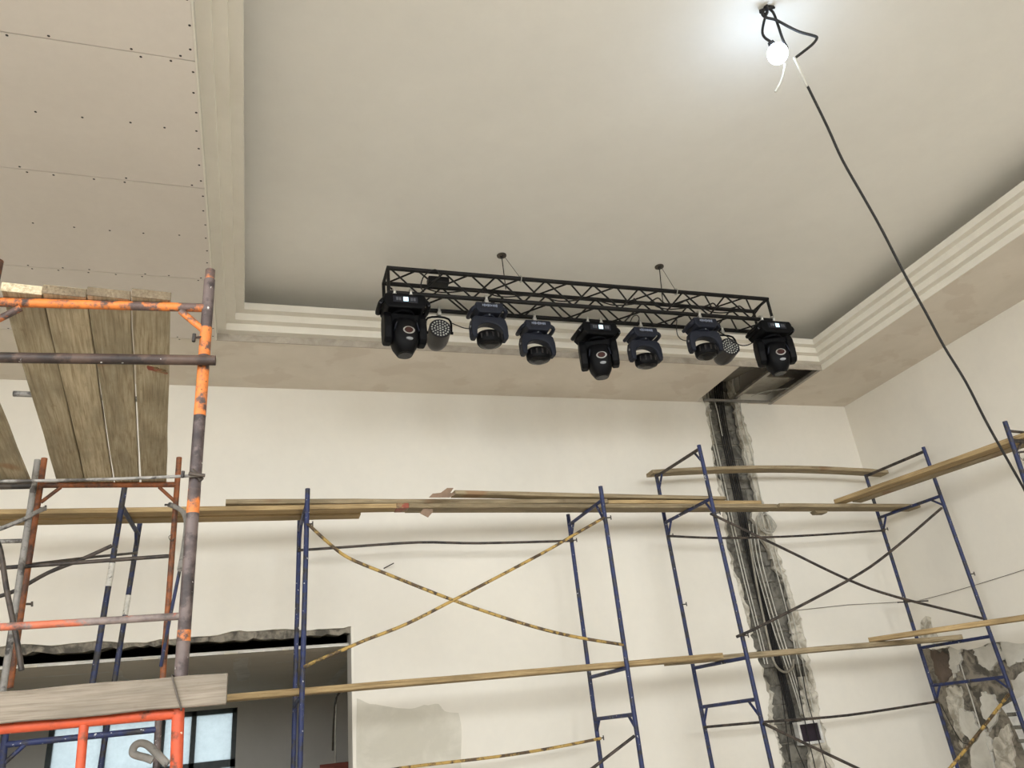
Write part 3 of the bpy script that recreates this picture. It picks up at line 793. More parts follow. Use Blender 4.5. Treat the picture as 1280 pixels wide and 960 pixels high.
MB().tube([q3, q3+Vector((.88, .12, 0))], .02, 10).build('rung', 'dark_rod', eroot)
MB().tube([q2+Vector((0, 0, 0)), q2+Vector((.07, -.03, 0)), q2+Vector((.12, -.04, .01))], .011, 8).build('pin', 'dark_rod', eroot)
MB().tube([q2+Vector((.02, -.03, .0)), q2+Vector((-.03, -.05, -.06)), q2+Vector((.0, -.05, -.10)), q2+Vector((.02, -.04, -.07))], .003, 6).build('tie_wire', 'wire', eroot)

# ================================================================== ORANGE TOWER NEAR THE CAMERA
TA = math.radians(4.1)
TN = Vector((math.sin(TA), math.cos(TA), 0))             # the near frame stands a little askew
TF = Vector((0, 1, 0))
NP = Vector((-.247, 3.40, 0)); FP = Vector((-.571, 6.09, 0))
nf = lambda x, y, d=0.0: on_plane(x, y, NP+TN*d, TN)
ff = lambda x, y, d=0.0: on_plane(x, y, FP+TF*d, TF)
def floor_pt(a, b): s = a.z/(a.z-b.z); return a+(b-a)*s
# --- near upper frame
a, b = nf(263, 338), nf(224.5, 868)
nroot = thing('scaffold_section', 'orange painted scaffold frame of the near tower, worn to grey steel', 'scaffold', Vector((b.x-.4, b.y, 1.86)))
MB().tube([a, nf(262, 350)], .0225, 14).build('post_tip', 'orange', nroot)
pr = MB().tube([nf(262, 350), b], .0255, 14).build('post', 'greybrown', nroot)
for y0, y1 in ((410, 445), (458, 520), (612, 642), (788, 802)):
    X = lambda y: 263-(y-338)*(38.5/530)
    MB().tube([nf(X(y0), y0), nf(X(y1), y1)], .026, 14).build('paint_patch', 'orange', pr)
la, lb_ = nf(-3.3, 326), nf(-3.3, 326)+(b-a)
ZC = nf(261, 385).z                            # crossbar level that carries the platform
lev = lambda p: Vector((p.x, p.y, ZC))
MB().tube([la, lb_], .0255, 14).build('post', 'rust_orange', nroot)
MB().tube([lev(nf(261, 385)), lev(la)], .021, 12).build('crossbar', 'orange', nroot)
MB().tube([nf(226, 389), nf(257, 415)], .016, 10).build('gusset', 'orange', nroot)
MB().tube([nf(26, 385), nf(-14, 405)], .016, 10).build('gusset', 'orange', nroot)
MB().tube([nf(229, 770), nf(0, 784), nf(-40, 786.5)], .0145, 12).build('lower_crossbar', 'orange_grey', nroot)
pn = MB().tube([nf(254, 421, -.01), nf(243, 422, -.03)], .006, 8); pn.tube([nf(243, 417.5, -.03), nf(242, 427, -.03)], .008, 8)
pn.build('pin', 'dark_rod', nroot)
# --- near lower frame
a, b = nf(223, 886), nf(219.5, 985)
lr = thing('scaffold_section', 'bright orange-red scaffold frame under the edge board', 'scaffold', floor_pt(a, b)+Vector((-.45, 0, 0)))
MB().tube([a, floor_pt(a, b)], .0225, 14).build('post', 'orange_red', lr)
MB().tube([nf(224, 891.5), nf(0, 911), nf(-60, 916)], .0195, 12).build('top_bar', 'orange_red', lr)
a, b = nf(105, 906), nf(98, 985)
MB().tube([a, floor_pt(a, b)], .0165, 12).build('inner_upright', 'orange_red', lr)
lp = nf(-55, 916); MB().tube([lp, Vector((lp.x, lp.y, 0))], .0225, 14).build('post', 'orange_red', lr)
# --- edge board tied on
q = [nf(-20, 867.5, -.0265), nf(285.5, 841, -.0265), nf(283, 880, -.0265), nf(-20, 907, -.0265)]
ctr_a = (q[0]+q[3])/2; ctr_b = (q[1]+q[2])/2
hgt = ((q[0]-q[3]).length+(q[1]-q[2]).length)/2
plank_obj('edge_board', ctr_a+TN*.0, ctr_b+TN*.0, Vector((0, 0, 1)), hgt, .03, 'wood_pale', 'wide pale board set on edge across the orange tower', jit=.003, cat='board')
tag(MB().tube([nf(219.5, 846, -.004), nf(216, 844.3, -.02), nf(215, 844, -.045), nf(215.5, 847, -.0625), nf(221, 868, -.0625), nf(226, 884, -.0625), nf(226.4, 887.6, -.05), nf(226, 887.5, -.029)], .0035, 8).build('tie_wire', 'wire', origin=nf(220, 868, -.07)), 'twisted steel wire tying the pale edge board to the orange post', 'wire')
# --- guard pipe in front
rod('guard_pipe', [nf(-30, 446.6, -.05), nf(269.5, 450.5, -.05)], .0235, 'brown_pipe', 'thick brown steel pipe across the near orange tower below the planks', cat='pipe')
gr = rod('tie_rod', [nf(-30, 602, -.04), nf(100, 600, -.04), nf(190, 597, -.04), nf(254, 594, -.035)], .0065, 'grey_pipe', 'thin grey rod clamped across the near orange tower post', cat='rod')
cl = MB().tube([nf(228, 597, -.045), nf(229, 589, -.045)], .007, 8); cl.tube([nf(236, 592, -.05), nf(256, 594.5, -.05)], .008, 8)
cl.tube([nf(240, 588, -.02), nf(252, 600, -.02)], .012, 8)
cl.build('clamp', 'dark_rod', gr, origin=nf(-30, 602, -.04))
# --- far frame
a, b = ff(224, 572), ff(203, 852)
froot = thing('scaffold_section', 'rusty orange scaffold frame at the far end of the near tower', 'scaffold', Vector((a.x-.45, a.y, 1.9)))
MB().tube([a, b], .0205, 12).build('post', 'rust_orange', froot)
c, d = ff(55.5, 573), ff(12, 860)
MB().tube([c, d], .0215, 12).build('post', 'rust_orange', froot)
MB().tube([lev(ff(51, 606)), lev(ff(221, 606))], .021, 12).build('crossbar', 'rust_orange', froot)
MB().tube([ff(76, 609), ff(51, 628)], .013, 10).build('gusset', 'rust_orange', froot)
MB().tube([ff(199, 609), ff(220, 628)], .013, 10).build('gusset', 'rust_orange', froot)
for x, y in ((56, 635), (212, 631), (39, 755)):
    pn = MB().tube([ff(x-6, y, -.03), ff(x+1, y, -.04)], .008, 8); pn.tube([ff(x+1, y-3, -.04), ff(x+1, y+3, -.04)], .007, 8); pn.build('pin', 'dark_rod', froot)
MB().tube([ff(215, 668, -.02), ff(211, 671, -.04), ff(214, 676, -.03), ff(219, 672, -.04)], .003, 6).build('tie_wire', 'wire', froot)
# --- blue lower frame beneath the far frame
a, b = ff(198, 902), ff(194, 985)
fl = thing('scaffold_section', 'blue scaffold frame seen under the edge board of the orange tower', 'scaffold', floor_pt(a, b)+Vector((-.4, 0, 0)))
MB().tube([ff(203, 852), a, floor_pt(a, b)], .022, 12).build('post', 'greybrown', fl)
MB().tube([ff(195, 912), ff(6, 931)], .020, 12).build('top_bar', 'blue', fl)
c, d = ff(8, 900), ff(0, 985); MB().tube([c, floor_pt(c, d)], .022, 12).build('post', 'blue', fl)
MB().tube([ff(31, 931), ff(3, 956)], .014, 10).build('gusset', 'blue', fl)
rod('bent_handle', [nf(210, 956, .5), nf(203, 949, .5), nf(194, 940, .5), nf(184, 931, .5), nf(175, 929, .5), nf(168, 933, .5), nf(166, 941, .5), nf(172, 944.5, .5), nf(182, 947, .5), nf(191, 950.5, .5)], .016, 'grey_pipe', 'bent grey tube end hooked beside the bright orange post', cat='tube')
# --- braces of the tower
bar('grey horizontal brace between the rusty far posts of the orange tower', [(0, 710), (100, 703), (211, 695)], [6.0555]*3, .014, 'dark_rod')
bar('dark diagonal brace on the left of the orange tower', [(-10, 748), (20, 738), (60, 716), (100, 700), (140, 682)], 6.4, .0145, 'dark_rod')
bar('thin dark brace behind the rusty far frame', [(40, 705.5), (110, 697), (171, 691)], [6.15, 7.0, 7.866], .012, 'dark_rod')
bar('grey bent brace hooked on the left rusty post', [(-12, 664), (0, 661), (14, 655.5), (30, 649), (42, 642), (56, 635.5)], [5.935, 5.935, 5.935, 5.935, 5.945, 6.045], .0155, 'grey_pipe')
bar('dark curved brace at the left beside the grey post', [(-6, 672), (1, 690), (8, 735), (16, 775), (22, 805), (27, 838)], 5.4, .0155, 'dark_rod')
rod('scaffold_brace', [ff(211, 630.5, -.04), ff(222, 635, -.06), ff(230, 642, -.1), ff(233, 658, -.2), ff(229, 690, -.35), ff(225, 712, -.45)], .0185, 'grey_pipe', 'blue-grey bent brace end beside the near orange post', cat='brace')
rod('scaffold_brace', [ff(232.5, 664, -.205), ff(226, 705, -.215), ff(218, 745, -.18), ff(207, 800, -.09), ff(201, 833, -.032)], .012, 'blue_dark', 'dark blue side brace falling between the posts of the orange tower', cat='brace')
# --- neighbouring tower on the left
a, b = ff(47, 575, -.12), ff(4, 860, -.12)
ng = thing('scaffold_section', 'grey scaffold frame of the tower standing left of the orange one', 'scaffold', floor_pt(a, b))
MB().tube([a, floor_pt(a, b)], .0215, 12).build('post', 'grey_pipe', ng)
MB().tube([ff(40, 607, -.12), ff(-60, 609, -.12)], .024, 12).build('crossbar', 'dark_rod', ng)
MB().tube([ff(27, 676, -.12), ff(-40, 678, -.12)], .015, 12).build('lower_crossbar', 'grey_pipe', ng)
pl_ = ff(-150, 575, -.12); MB().tube([pl_, Vector((pl_.x, pl_.y, 0))], .0215, 12).build('post', 'grey_pipe', ng)
# --- platform planks
ZP = ZC+.0218
GT = 'platform planks of the orange tower'
quads = [((2, 366), (51, 366), (70, 597.5), (104, 597.5)), ((53.5, 369), (106, 369), (106, 597.5), (139.5, 597.5)),
         ((109.5, 373), (161, 373), (142.5, 597.5), (173, 597.5)), ((165, 375), (212.5, 375), (176.5, 597.5), (208, 597.5))]
plab = ['platform plank with a pale sawn end, outermost from the near orange post', 'platform plank second from the pale-ended one, tight against it', 'platform plank with a dark stain next to the open gap', 'platform plank with a red smear, on the side of the near orange post']
for k, (nl, nr, fl_, fr_) in enumerate(quads):
    A = (on_z(*nl, ZP)+on_z(*nr, ZP))/2; B = (on_z(*fl_, ZP)+on_z(*fr_, ZP))/2
    w0, w1 = (on_z(*nl, ZP)-on_z(*nr, ZP)).length, (on_z(*fl_, ZP)-on_z(*fr_, ZP)).length
    dr = (B-A).normalized(); L0 = (B-A).length
    ov_ = max(0, A.y-(NP.y+(NP.x-A.x)*math.tan(TA)-.035)); A = A-dr*ov_
    w = (w0, w1+(w1-w0)*.22/L0)
    ppk = plank_obj('platform_plank', A, B+dr*.22, Vector((1, 0, 0)), w, .043, 'wood_platform', plab[k], GT, jit=.0025, seed=40+k)
    MB().box((-.003, -w0/2-.001, -.001), (.004, w0/2+.001, .044)).build('sawn_end', 'wood_platform' if k == 0 else 'wood_end', ppk, bevel=.003, origin=(0, 0, 0))
on_plank(ppk, [(184, 457), (196, 459), (208, 463), (209, 467), (198, 465), (186, 462)], ZP, 'red_smear', 'red_mark', 5)
A, B = on_z(0, 512, ZP), on_z(36, 600, ZP)
dr = (B-A).normalized(); sd = Vector((-dr.y, dr.x, 0)); sd = sd if sd.x < 0 else -sd
plank_obj('platform_plank', A-dr*1.6+sd*.14, B+dr*.2+sd*.14, sd,   .27, .045, 'wood_platform', 'platform plank of the grey tower left of the orange one', jit=.004)
a = on_z(0, 512, ZP)
rod('loose_pipe', [on_z(16.5, 492, ZP+.062), on_z(173, 499, ZP+.062)], .017, 'grey_pipe', 'grey pipe lying across the top of the platform planks', cat='pipe')

# ================================================================== STAGE LIGHT TRUSS
TY0, TY1 = 5.955, 6.22; TZ0, TZ1 = 5.337, 5.60; TX0, TX1 = 1.06, 5.195
tr = thing('lighting_truss', 'black square box truss hanging under the tray ceiling', 'truss', ((TX0+TX1)/2, (TY0+TY1)/2, TZ0))
RC = .0215
for y, z in ((TY0, TZ1), (TY1, TZ1), (TY0, TZ0), (TY1, TZ0)):
    MB().tube([(TX0, y, z), (TX1, y, z)], RC, 12).build('chord', 'truss', tr)
for x in (TX0+.01, TX1-.01):
    for (y0, z0), (y1, z1) in (((TY0, TZ0), (TY0, TZ1)), ((TY0, TZ1), (TY1, TZ1)), ((TY1, TZ1), (TY1, TZ0)), ((TY1, TZ0), (TY0, TZ0))):
        MB().tube([(x, y0, z0), (x, y1, z1)], .016, 10).build('end_bar', 'truss', tr)
for (ya, za), (yb_, zb_), ph in (((TY0, TZ1), (TY0, TZ0), 0), ((TY1, TZ1), (TY1, TZ0), 1), ((TY0, TZ1), (TY1, TZ1), 1), ((TY0, TZ0), (TY1, TZ0), 0)):
    NC = 15 if ya == yb_ == TY1 else 16          # the rear face is laced a little wider
    if NC == 15: ph = 0
    for k in range(NC):
        xa = TX0+.03+(TX1-TX0-.06)*k/NC; xb = TX0+.03+(TX1-TX0-.06)*(k+1)/NC
        s0 = (k+ph) % 2
        P = (xa, ya, za) if s0 == 0 else (xa, yb_, zb_); Q = (xb, yb_, zb_) if s0 == 0 else (xb, ya, za)
        MB().tube([P, Q], .009, 8, cap=False).build('lacing_bar', 'truss', tr)
# ceiling plates with suspension rods
for (x, y), lab in (((627, 319), 'ceiling hanger with round plate over the left half of the truss'), ((824, 333), 'ceiling hanger with round plate over the right half of the truss')):
    p = on_z(x, y, TZ); so = .12 if x < 700 else .09
    h = thing('truss_hanger', lab, 'hanger', p, 'truss hangers')
    MB().tube([p, p+Vector((0, 0, -.012))], .048, 20).build('ceiling_plate', 'wire', h)
    MB().tube([p, p+Vector((0, 0, -.03))], .017, 12).build('nut', 'dark_rod', h)
    q = Vector((p.x+.02, (TY0+TY1)/2+.04, TZ1-.02))
    MB().tube([p, q], .0055, 8).build('rod', 'dark_rod', h)
    MB().tube([p+Vector((.02, 0, 0)), (p.x+so, TY0, TZ1+.01)], .0025, 6).build('safety_wire', 'wire', h)
    MB().tube([(p.x+so, TY0-.035, TZ1), (p.x+so, TY0, TZ1+.035), (p.x+so, TY0+.035, TZ1), (p.x+so, TY0, TZ1-.035), (p.x+so, TY0-.035, TZ1)], .005, 6).build('strap', 'clamp', h)

def rot_z(a): return Matrix.Rotation(a, 3, 'Z')
def place(mb, mat3, off):
    mb.v = [mat3 @ v + off for v in mb.v]; return mb
def ell(cx, cy, cz, rx, ry, n=20, e=2.0):
    out = []
    for k in range(n):
        a = 2*math.pi*k/n; c, s = math.cos(a), math.sin(a)
        out.append((cx+rx*math.copysign(abs(c)**(2/e), c), cy+ry*math.copysign(abs(s)**(2/e), s), cz))
    return out
I3 = Matrix.Identity(3)
def hook(root, x):
    m = MB(); m.box((x-.018, -.034, -.06), (x+.018, .034, -.02)); 
    m.tube([(x, .032*math.cos(t), .032*math.sin(t)) for t in [math.pi*(-.25+1.5*k/10) for k in range(11)]], .014, 8)
    return m.build('clamp', 'clamp', root, bevel=.003, fix=True, origin=(0, 0, 0))
def part(mb, name, mat, parent, bevel=0.0, sub=0): return mb.build(name, mat, parent, bevel=bevel, subsurf=sub, origin=(0, 0, 0))

def big_head(loc, label, yaw=0.0, tilt=0.0, pan=0.0, badge=True):
    root = thing('beam_moving_head', label, 'stage light', loc, 'large moving heads on the truss')
    root.rotation_euler = (0, 0, yaw)
    hook(root, -.075); hook(root, .075)
    part(MB().box((-.13, -.03, -.085), (.13, .03, -.055)), 'clamp_bar', 'black', root, .004)
    # base: box with sloping lower sides
    prof = [(-.175, -.085), (.175, -.085), (.19, -.12), (.188, -.185), (.15, -.225), (-.15, -.225), (-.188, -.185), (-.19, -.12)]
    base = part(MB().prism(prof, 'y', -.135, .135), 'base', 'black', root, .012)
    part(MB().box((-.11, -.140, -.175), (.11, -.134, -.115)), 'control_panel', 'keypad', base, .002)
    part(MB().box((-.02, -.145, -.166), (.024, -.139, -.124)), 'lit_display', 'display', base)
    for x in (-.075, -.05, .055, .08): part(MB().box((x-.009, -.144, -.16), (x+.009, -.139, -.13)), 'button', 'button', base)
    for s in (-1, 1):
        part(MB().tube([(s*.18, -.10, -.13), (s*.215, -.09, -.17), (s*.215, .09, -.17), (s*.18, .10, -.13)], .022, 10), 'handle', 'black', base)
        part(MB().tube([(s*.214, -.115, -.172), (s*.214, -.10, -.172)], .013, 10), 'foot', 'button', base)
    # yoke
    Rp = rot_z(pan)
    yk = MB().tube([(0, 0, -.215), (0, 0, -.245)], .10, 20)
    place(yk, Rp, Vector((0, 0, 0))); yoke = part(yk, 'yoke', 'black', root, .004)
    for s in (-1, 1):
        arm = [(-.055, -.235), (.055, -.235), (.085, -.30), (.09, -.40), (.075, -.50), (.045, -.535), (-.045, -.535), (-.075, -.50), (-.09, -.40), (-.085, -.30)]
        m = MB().prism(arm, 'x', s*.118, s*.19); place(m, Rp, Vector((0, 0, 0)))
        part(m, 'yoke_arm', 'black', yoke, .016)
    m = MB().prism([(-.185, -.245), (.185, -.245), (.185, -.33), (.13, -.36), (.09, -.32), (-.09, -.32), (-.13, -.36), (-.185, -.33)], 'y', -.06, .06)
    place(m, Rp, Vector((0, 0, 0))); part(m, 'yoke_bridge', 'black', yoke, .012)
    # head
    piv = Vector((0, 0, -.44)); Rh = Rp @ Matrix.Rotation(tilt, 3, 'X')
    secs = [ell(0, 0, .135, .085, .085, 24, 3.5), ell(0, 0, .12, .108, .11, 24, 3.5), ell(0, 0, .07, .116, .124, 24, 3.5), ell(0, 0, -.06, .117, .127, 24, 3.6),
            ell(0, 0, -.12, .105, .115, 24, 3), ell(0, 0, -.175, .075, .09, 24, 2.6), ell(0, 0, -.19, .066, .08, 24, 2.4)]
    hd = MB().loft(secs); place(hd, Rh, piv); head = part(hd, 'head', 'black', root)
    ln = MB().loft([ell(0, 0, -.188, .06, .074, 24, 2.2), ell(0, 0, -.196, .05, .062, 24, 2.2)]); place(ln, Rh, piv); part(ln, 'lens', 'lens', head)
    def disc(cx, cz, rx, rz, y0, y1):
        n = 22; pts = [(cx+rx*math.cos(2*math.pi*k/n), cz+rz*math.sin(2*math.pi*k/n)) for k in range(n)]
        return MB().prism(pts, 'y', y0, y1)
    mm = disc(.012, -.005, .052, .036, -.131, -.112); place(mm, Rh, piv); part(mm, 'oval_bezel', 'chrome', head)
    mm = disc(.012, -.003, .038, .027, -.134, -.11); place(mm, Rh, piv); part(mm, 'oval_emblem', 'redlens', head)
    mm = disc(.016, -.085, .030, .014, -.130, -.10); place(mm, Rh, piv); part(mm, 'badge', 'silver', head)
    for s in (-1, 1):
        mm = MB().prism([(s*.10, .06), (s*.085, .075), (s*.105, .0), (s*.112, .0)], 'y', -.12, -.06); place(mm, Rh, piv); part(mm, 'head_trim', 'navy', head)
    return root

def wash_head(loc, label, yaw=0.0, pan=0.0, tilt=0.0):
    root = thing('wash_moving_head', label, 'stage light', loc, 'small moving heads on the truss')
    root.rotation_euler = (0, 0, yaw)
    hook(root, 0)
    part(MB().box((-.05, -.03, -.095), (.05, .03, -.05)), 'clamp_bar', 'navy', root, .003)
    prof = [(-.128, -.092), (.128, -.092), (.135, -.12), (.13, -.165), (.10, -.20), (-.10, -.20), (-.13, -.165), (-.135, -.12)]
    base = part(MB().prism(prof, 'y', -.105, .105), 'base', 'navy', root, .008)
    part(MB().box((-.082, -.110, -.155), (.082, -.104, -.104)), 'keypad', 'keypad', base, .002)
    rk = random.Random(int(abs(loc[0])*100))
    for k in range(9):
        x = -.066+.0165*k; h = rk.uniform(.007, .015)
        part(MB().box((x-.0045, -.1125, -.130-h), (x+.0045, -.1095, -.130+h)), 'key', 'keys', base)
    for s in (-1, 1):
        part(MB().tube([(s*.125, -.075, -.13), (s*.165, -.07, -.165), (s*.165, .07, -.165), (s*.125, .075, -.13)], .02, 10), 'handle', 'navy', base)
    Rp = rot_z(pan)
    hub = MB().tube([(0, 0, -.20), (0, 0, -.215)], .07, 18); place(hub, Rp, Vector((0, 0, 0))); yoke = part(hub, 'yoke', 'navy', root)
    part(MB().tube([(0, -.06, -.206), (0, -.078, -.206)], .008, 8), 'hub_stud', 'silver', yoke)
    out = [(-.13, -.21), (.13, -.21), (.162, -.235), (.178, -.30), (.178, -.40), (.168, -.435), (.128, -.435)]
    inn = [(.122*math.cos(math.pi*k/14), -.36+.082*math.sin(math.pi*k/14)) for k in range(15)]
    outline = out + inn + [(-.128, -.435), (-.168, -.435), (-.178, -.40), (-.178, -.30), (-.162, -.235)]
    m = MB().prism(outline, 'y', -.05, .045); place(m, Rp, Vector((0, 0, 0))); part(m, 'yoke_arm', 'navy', yoke, .010)
    part(place(MB().tube([(-.179, -.02, -.32), (-.184, -.02, -.32)], .012, 10), Rp, Vector((0, 0, 0))), 'arm_screw', 'silver', yoke)
    piv = Vector((0, 0, -.42)); Rh = Rp @ Matrix.Rotation(tilt, 3, 'X')
    secs = [ell(0, 0, .055, .085, .075, 26), ell(0, 0, .046, .11, .098, 26), ell(0, 0, .0, .121, .108, 26), ell(0, 0, -.045, .119, .106, 26), ell(0, 0, -.063, .104, .094, 26)]
    hd = place(MB().loft(secs), Rh, piv); head = part(hd, 'head', 'black', root)
    ln = place(MB().loft([ell(0, 0, -.062, .10, .09, 26), ell(0, 0, -.075, .08, .072, 26), ell(0, 0, -.082, .05, .045, 26)]), Rh, piv); part(ln, 'lens', 'lens', head)
    for k in range(5):
        a = math.pi*(1.2+.6*k/4)
        x, y = .118*math.cos(a), .107*math.sin(a)
        part(place(MB().box((x-.008, y-.004, -.03), (x+.008, y+.004, .02)), Rh, piv), 'cooling_fin', 'par', head)
    return root

def par_can(loc, label, face, mount):
    """face: direction the LED disc looks; loc: centre of the LED disc; mount: chord point it hangs from"""
    root = thing('par_can', label, 'stage light', mount, 'LED par cans on the truss')
    fz = Vector(face).normalized(); ux = fz.cross(Vector((0, 0, 1))).normalized(); uy = ux.cross(fz)
    R3 = Matrix((ux, uy, fz)).transposed(); off = Vector(loc)-Vector(mount)
    m = MB().loft([ell(0, 0, .012, .105, .105, 28), ell(0, 0, -.14, .107, .107, 28), ell(0, 0, -.20, .10, .10, 28), ell(0, 0, -.26, .078, .078, 28), ell(0, 0, -.285, .04, .04, 28)], cap=True)
    body = part(place(m, R3, off), 'can', 'par', root)
    part(place(MB().loft([ell(0, 0, .012, .097, .097, 28), ell(0, 0, .016, .096, .096, 28)]), R3, off), 'face_plate', 'keypad', body)
    led = MB()
    for ring_, n in ((0, 1), (.027, 6), (.053, 12), (.079, 18)):
        for k in range(n):
            a = 2*math.pi*k/n+ring_*20
            led.loft([ell(ring_*math.cos(a), ring_*math.sin(a), .015, .0095, .0095, 8), ell(ring_*math.cos(a), ring_*math.sin(a), .021, .007, .007, 8)])
    stuff(part(place(led, R3, off), 'led_array', 'led', body))
    for s in (-1, 1):
        part(place(MB().tube([(s*.105, 0, -.06), (s*.135, 0, -.06)], .014, 10), R3, off), 'tilt_knob', 'black', body)
    top = Vector((0, 0, -.07))
    L1 = off+R3 @ Vector((-.12, 0, -.06)); L2 = off+R3 @ Vector((.12, 0, -.06))
    l1t = Vector((L1.x*.85, L1.y*.4, -.085)); l2t = Vector((L2.x*.85, L2.y*.4, -.085))
    part(MB().tube([L1, l1t, l2t, L2], .010, 8), 'bracket', 'black', root)
    hook(root, 0)
    return root

LG = [
 ('big', (1.06+.16, TY0, TZ0), 'large black moving head at the truss end beside a par can'),
]
def chord_x(px_, py_, y, z=TZ0): return on_y(px_, py_, y).x
x1 = chord_x(503, 372, TY0); x2 = chord_x(741, 399, TY1); x3 = chord_x(958, 401, TY0)
big_head((x1, TY0, TZ0), 'large black moving head at the truss end farthest from the wall chase', pan=0.05, tilt=.02)
big_head((x2, TY1, TZ0), 'large black moving head in the middle of the truss', pan=-.35, tilt=.05)
big_head((x3, TY0, TZ0), 'large black moving head at the truss end below which the hatch opens', pan=-.35, tilt=.04)
w1 = chord_x(607, 376, TY0); w2 = chord_x(667, 398, TY1); w3 = chord_x(799, 405, TY1); w4 = chord_x(873, 396, TY0)
wash_head((w1, TY0, TZ0), 'small dark grey moving head next to the first par can', pan=.05)
wash_head((w2, TY1, TZ0), 'small dark grey moving head next to the middle large one, free-end side', pan=.05)
wash_head((w3, TY1, TZ0), 'small dark moving head between the middle large head and the second par can', pan=.0, tilt=.1)
wash_head((w4, TY0, TZ0), 'small dark moving head hanging in front of the second par can', pan=-.1)
mp = Vector((chord_x(548, 385, TY1), TY1, TZ0))
par_can(on_y(550, 411.5, TY1-.06), 'black LED par can beside the large head at the free truss end', (-.05, -1, .10), mp)
mp = Vector((chord_x(900, 413, TY1)+.012, TY1, TZ0))
par_can(on_y(912, 434, TY1-.05), 'black LED par can half hidden behind a small moving head', (-.15, -1, .05), mp)
# power and signal cables on the truss
def droop(pts, r, label): return rod('truss_cable', pts, r, 'cable_black', label, 'cables on the truss', 'cable')
t_at = lambda x, y, Y=TY0: on_y(x, y, Y)
droop([t_at(x, y, TY0-.0275) for x, y in ((530, 365), (526, 358), (530, 345), (540, 338), (546, 338), (549, 346), (540, 352))], .006, 'loop of black cable on the top of the truss near its free end')
droop([t_at(565, 404, TY1), t_at(572, 407, TY1), t_at(580, 410, TY1), t_at(588, 411, TY1)], .005, 'black cable from the first par can to the small head beside it')
droop([t_at(x, y, TY1-.0265) for x, y in ((846, 400), (846, 415), (850, 423), (858, 426), (864, 424))], .005, 'black cable hanging in a loop by the fourth small head')
droop([t_at(x, y, TY1-d) for x, y, d in ((898, 414, .0275), (908, 420, .10), (918, 428, .12), (928, 432, .11), (938, 430, .08), (944, 424, .05))], .006, 'black cable hanging between the second par can and the end head')
droop([t_at(x, y, TY1-.0265) for x, y in ((788, 402), (791, 396), (796, 394), (799, 398), (797, 404))], .005, 'small cable loop over the third small head')
yc = (TY0+TY1)/2
cpts = []
rc_ = random.Random(3)
for k in range(34):
    x = TX0+.35+(TX1-TX0-.6)*k/33
    cpts.append((x, TY1-.06+.03*math.sin(k*1.1), TZ1-.03-.05*abs(math.sin(k*.55))))
droop(cpts, .007, 'long black cable sagging inside the truss along its whole length')
cp2 = [(3.6+1.45*k/17, TY0+.07+.04*math.sin(k*1.7), TZ1-.05-.07*abs(math.sin(k*.8+.4))) for k in range(18)]
droop(cp2, .008, 'second black cable bunched inside the truss end near the hatch')
a = Vector((1.55, TY0+.05, TZ1-.0385))
tag(MB().box((a.x-.09, a.y, a.z-.04), (a.x+.11, a.y+.1, a.z+.03)).build('power_splitter', 'truss', bevel=.01), 'small black splitter box lying inside the truss near its free end', 'box')

# ================================================================== BULB AND CORD
bp0 = on_z(957, 8, TZ)
bl = thing('pendant_bulb', 'lit bare bulb hanging from a hole in the tray ceiling', 'bulb', bp0)
dB = (M.col[1]).dot(bp0-CAM)
bc = at_depth(972, 67, dB-.12)
secs = []
for k in range(13):
    t = math.pi*k/12
    secs.append([(bc.x+.066*math.sin(t)*math.cos(2*math.pi*j/20), bc.y+.066*math.sin(t)*math.sin(2*math.pi*j/20), bc.z+.075*math.cos(t)) for j in range(20)])
MB().loft(secs, cap=False).build('bulb', 'bulb', bl)
MB().tube([bc+Vector((-.02, 0, .065)), at_depth(963, 52, dB-.1)], .026, 14, r2=.02).build('socket', 'cable_black', bl)
MB().tube([at_depth(963, 52, dB-.1), at_depth(956, 47, dB-.08), at_depth(953, 40, dB-.06), at_depth(955, 27, dB-.03), at_depth(960, 10, dB), bp0], .009, 8).build('lamp_lead', 'cable_black', bl)
MB().tube([bp0, at_depth(955, 12, dB-.03), at_depth(953, 18, dB-.05), at_depth(958, 22, dB-.06), at_depth(970, 25, dB-.07), at_depth(985, 33, dB-.1), at_depth(1000, 40, dB-.12), at_depth(1018, 45, dB-.14), at_depth(1021, 48, dB-.15), at_depth(1016, 55, dB-.16), at_depth(1005, 64, dB-.17), at_depth(993, 73, dB-.18)], .0095, 8).build('feed_lead', 'cable_black', bl)
MB().tube([bp0, at_depth(966, 15, dB-.02), at_depth(972, 30, dB-.06), at_depth(978, 48, dB-.09), at_depth(984, 60, dB-.12)], .009, 8).build('second_lead', 'cable_black', bl)
MB().tube([at_depth(981, 80, dB-.14), at_depth(980, 90, dB-.15), at_depth(976, 103, dB-.16), at_depth(969, 115, dB-.17)], .008, 8).build('white_tail', 'cable_white', bl)
MB().tube([bp0, bp0+Vector((.05, -.02, -.02)), bp0+Vector((-.04, .02, -.03)), bp0+Vector((.02, .03, -.035)), bp0+Vector((-.02, -.03, -.03))], .01, 8).build('cable_knot', 'cable_black', bl)
cord = thing('lamp_cord', 'long black cord slanting from the bulb down past the right wall', 'cord', at_depth(993, 73, dB-.18))
MB().tube([at_depth(993, 72, dB-.18), at_depth(997, 80, dB-.19), at_depth(1002, 92, dB-.20), at_depth(1009, 108, dB-.21)], .009, 8).build('bare_white_length', 'cable_white', cord)
cpix = [(1009, 107), (1034, 158), (1053, 200), (1078, 244), (1100, 283), (1118, 318), (1133, 347), (1158, 392), (1180, 433), (1207, 477), (1230, 522), (1247, 553), (1280, 611), (1330, 700)]
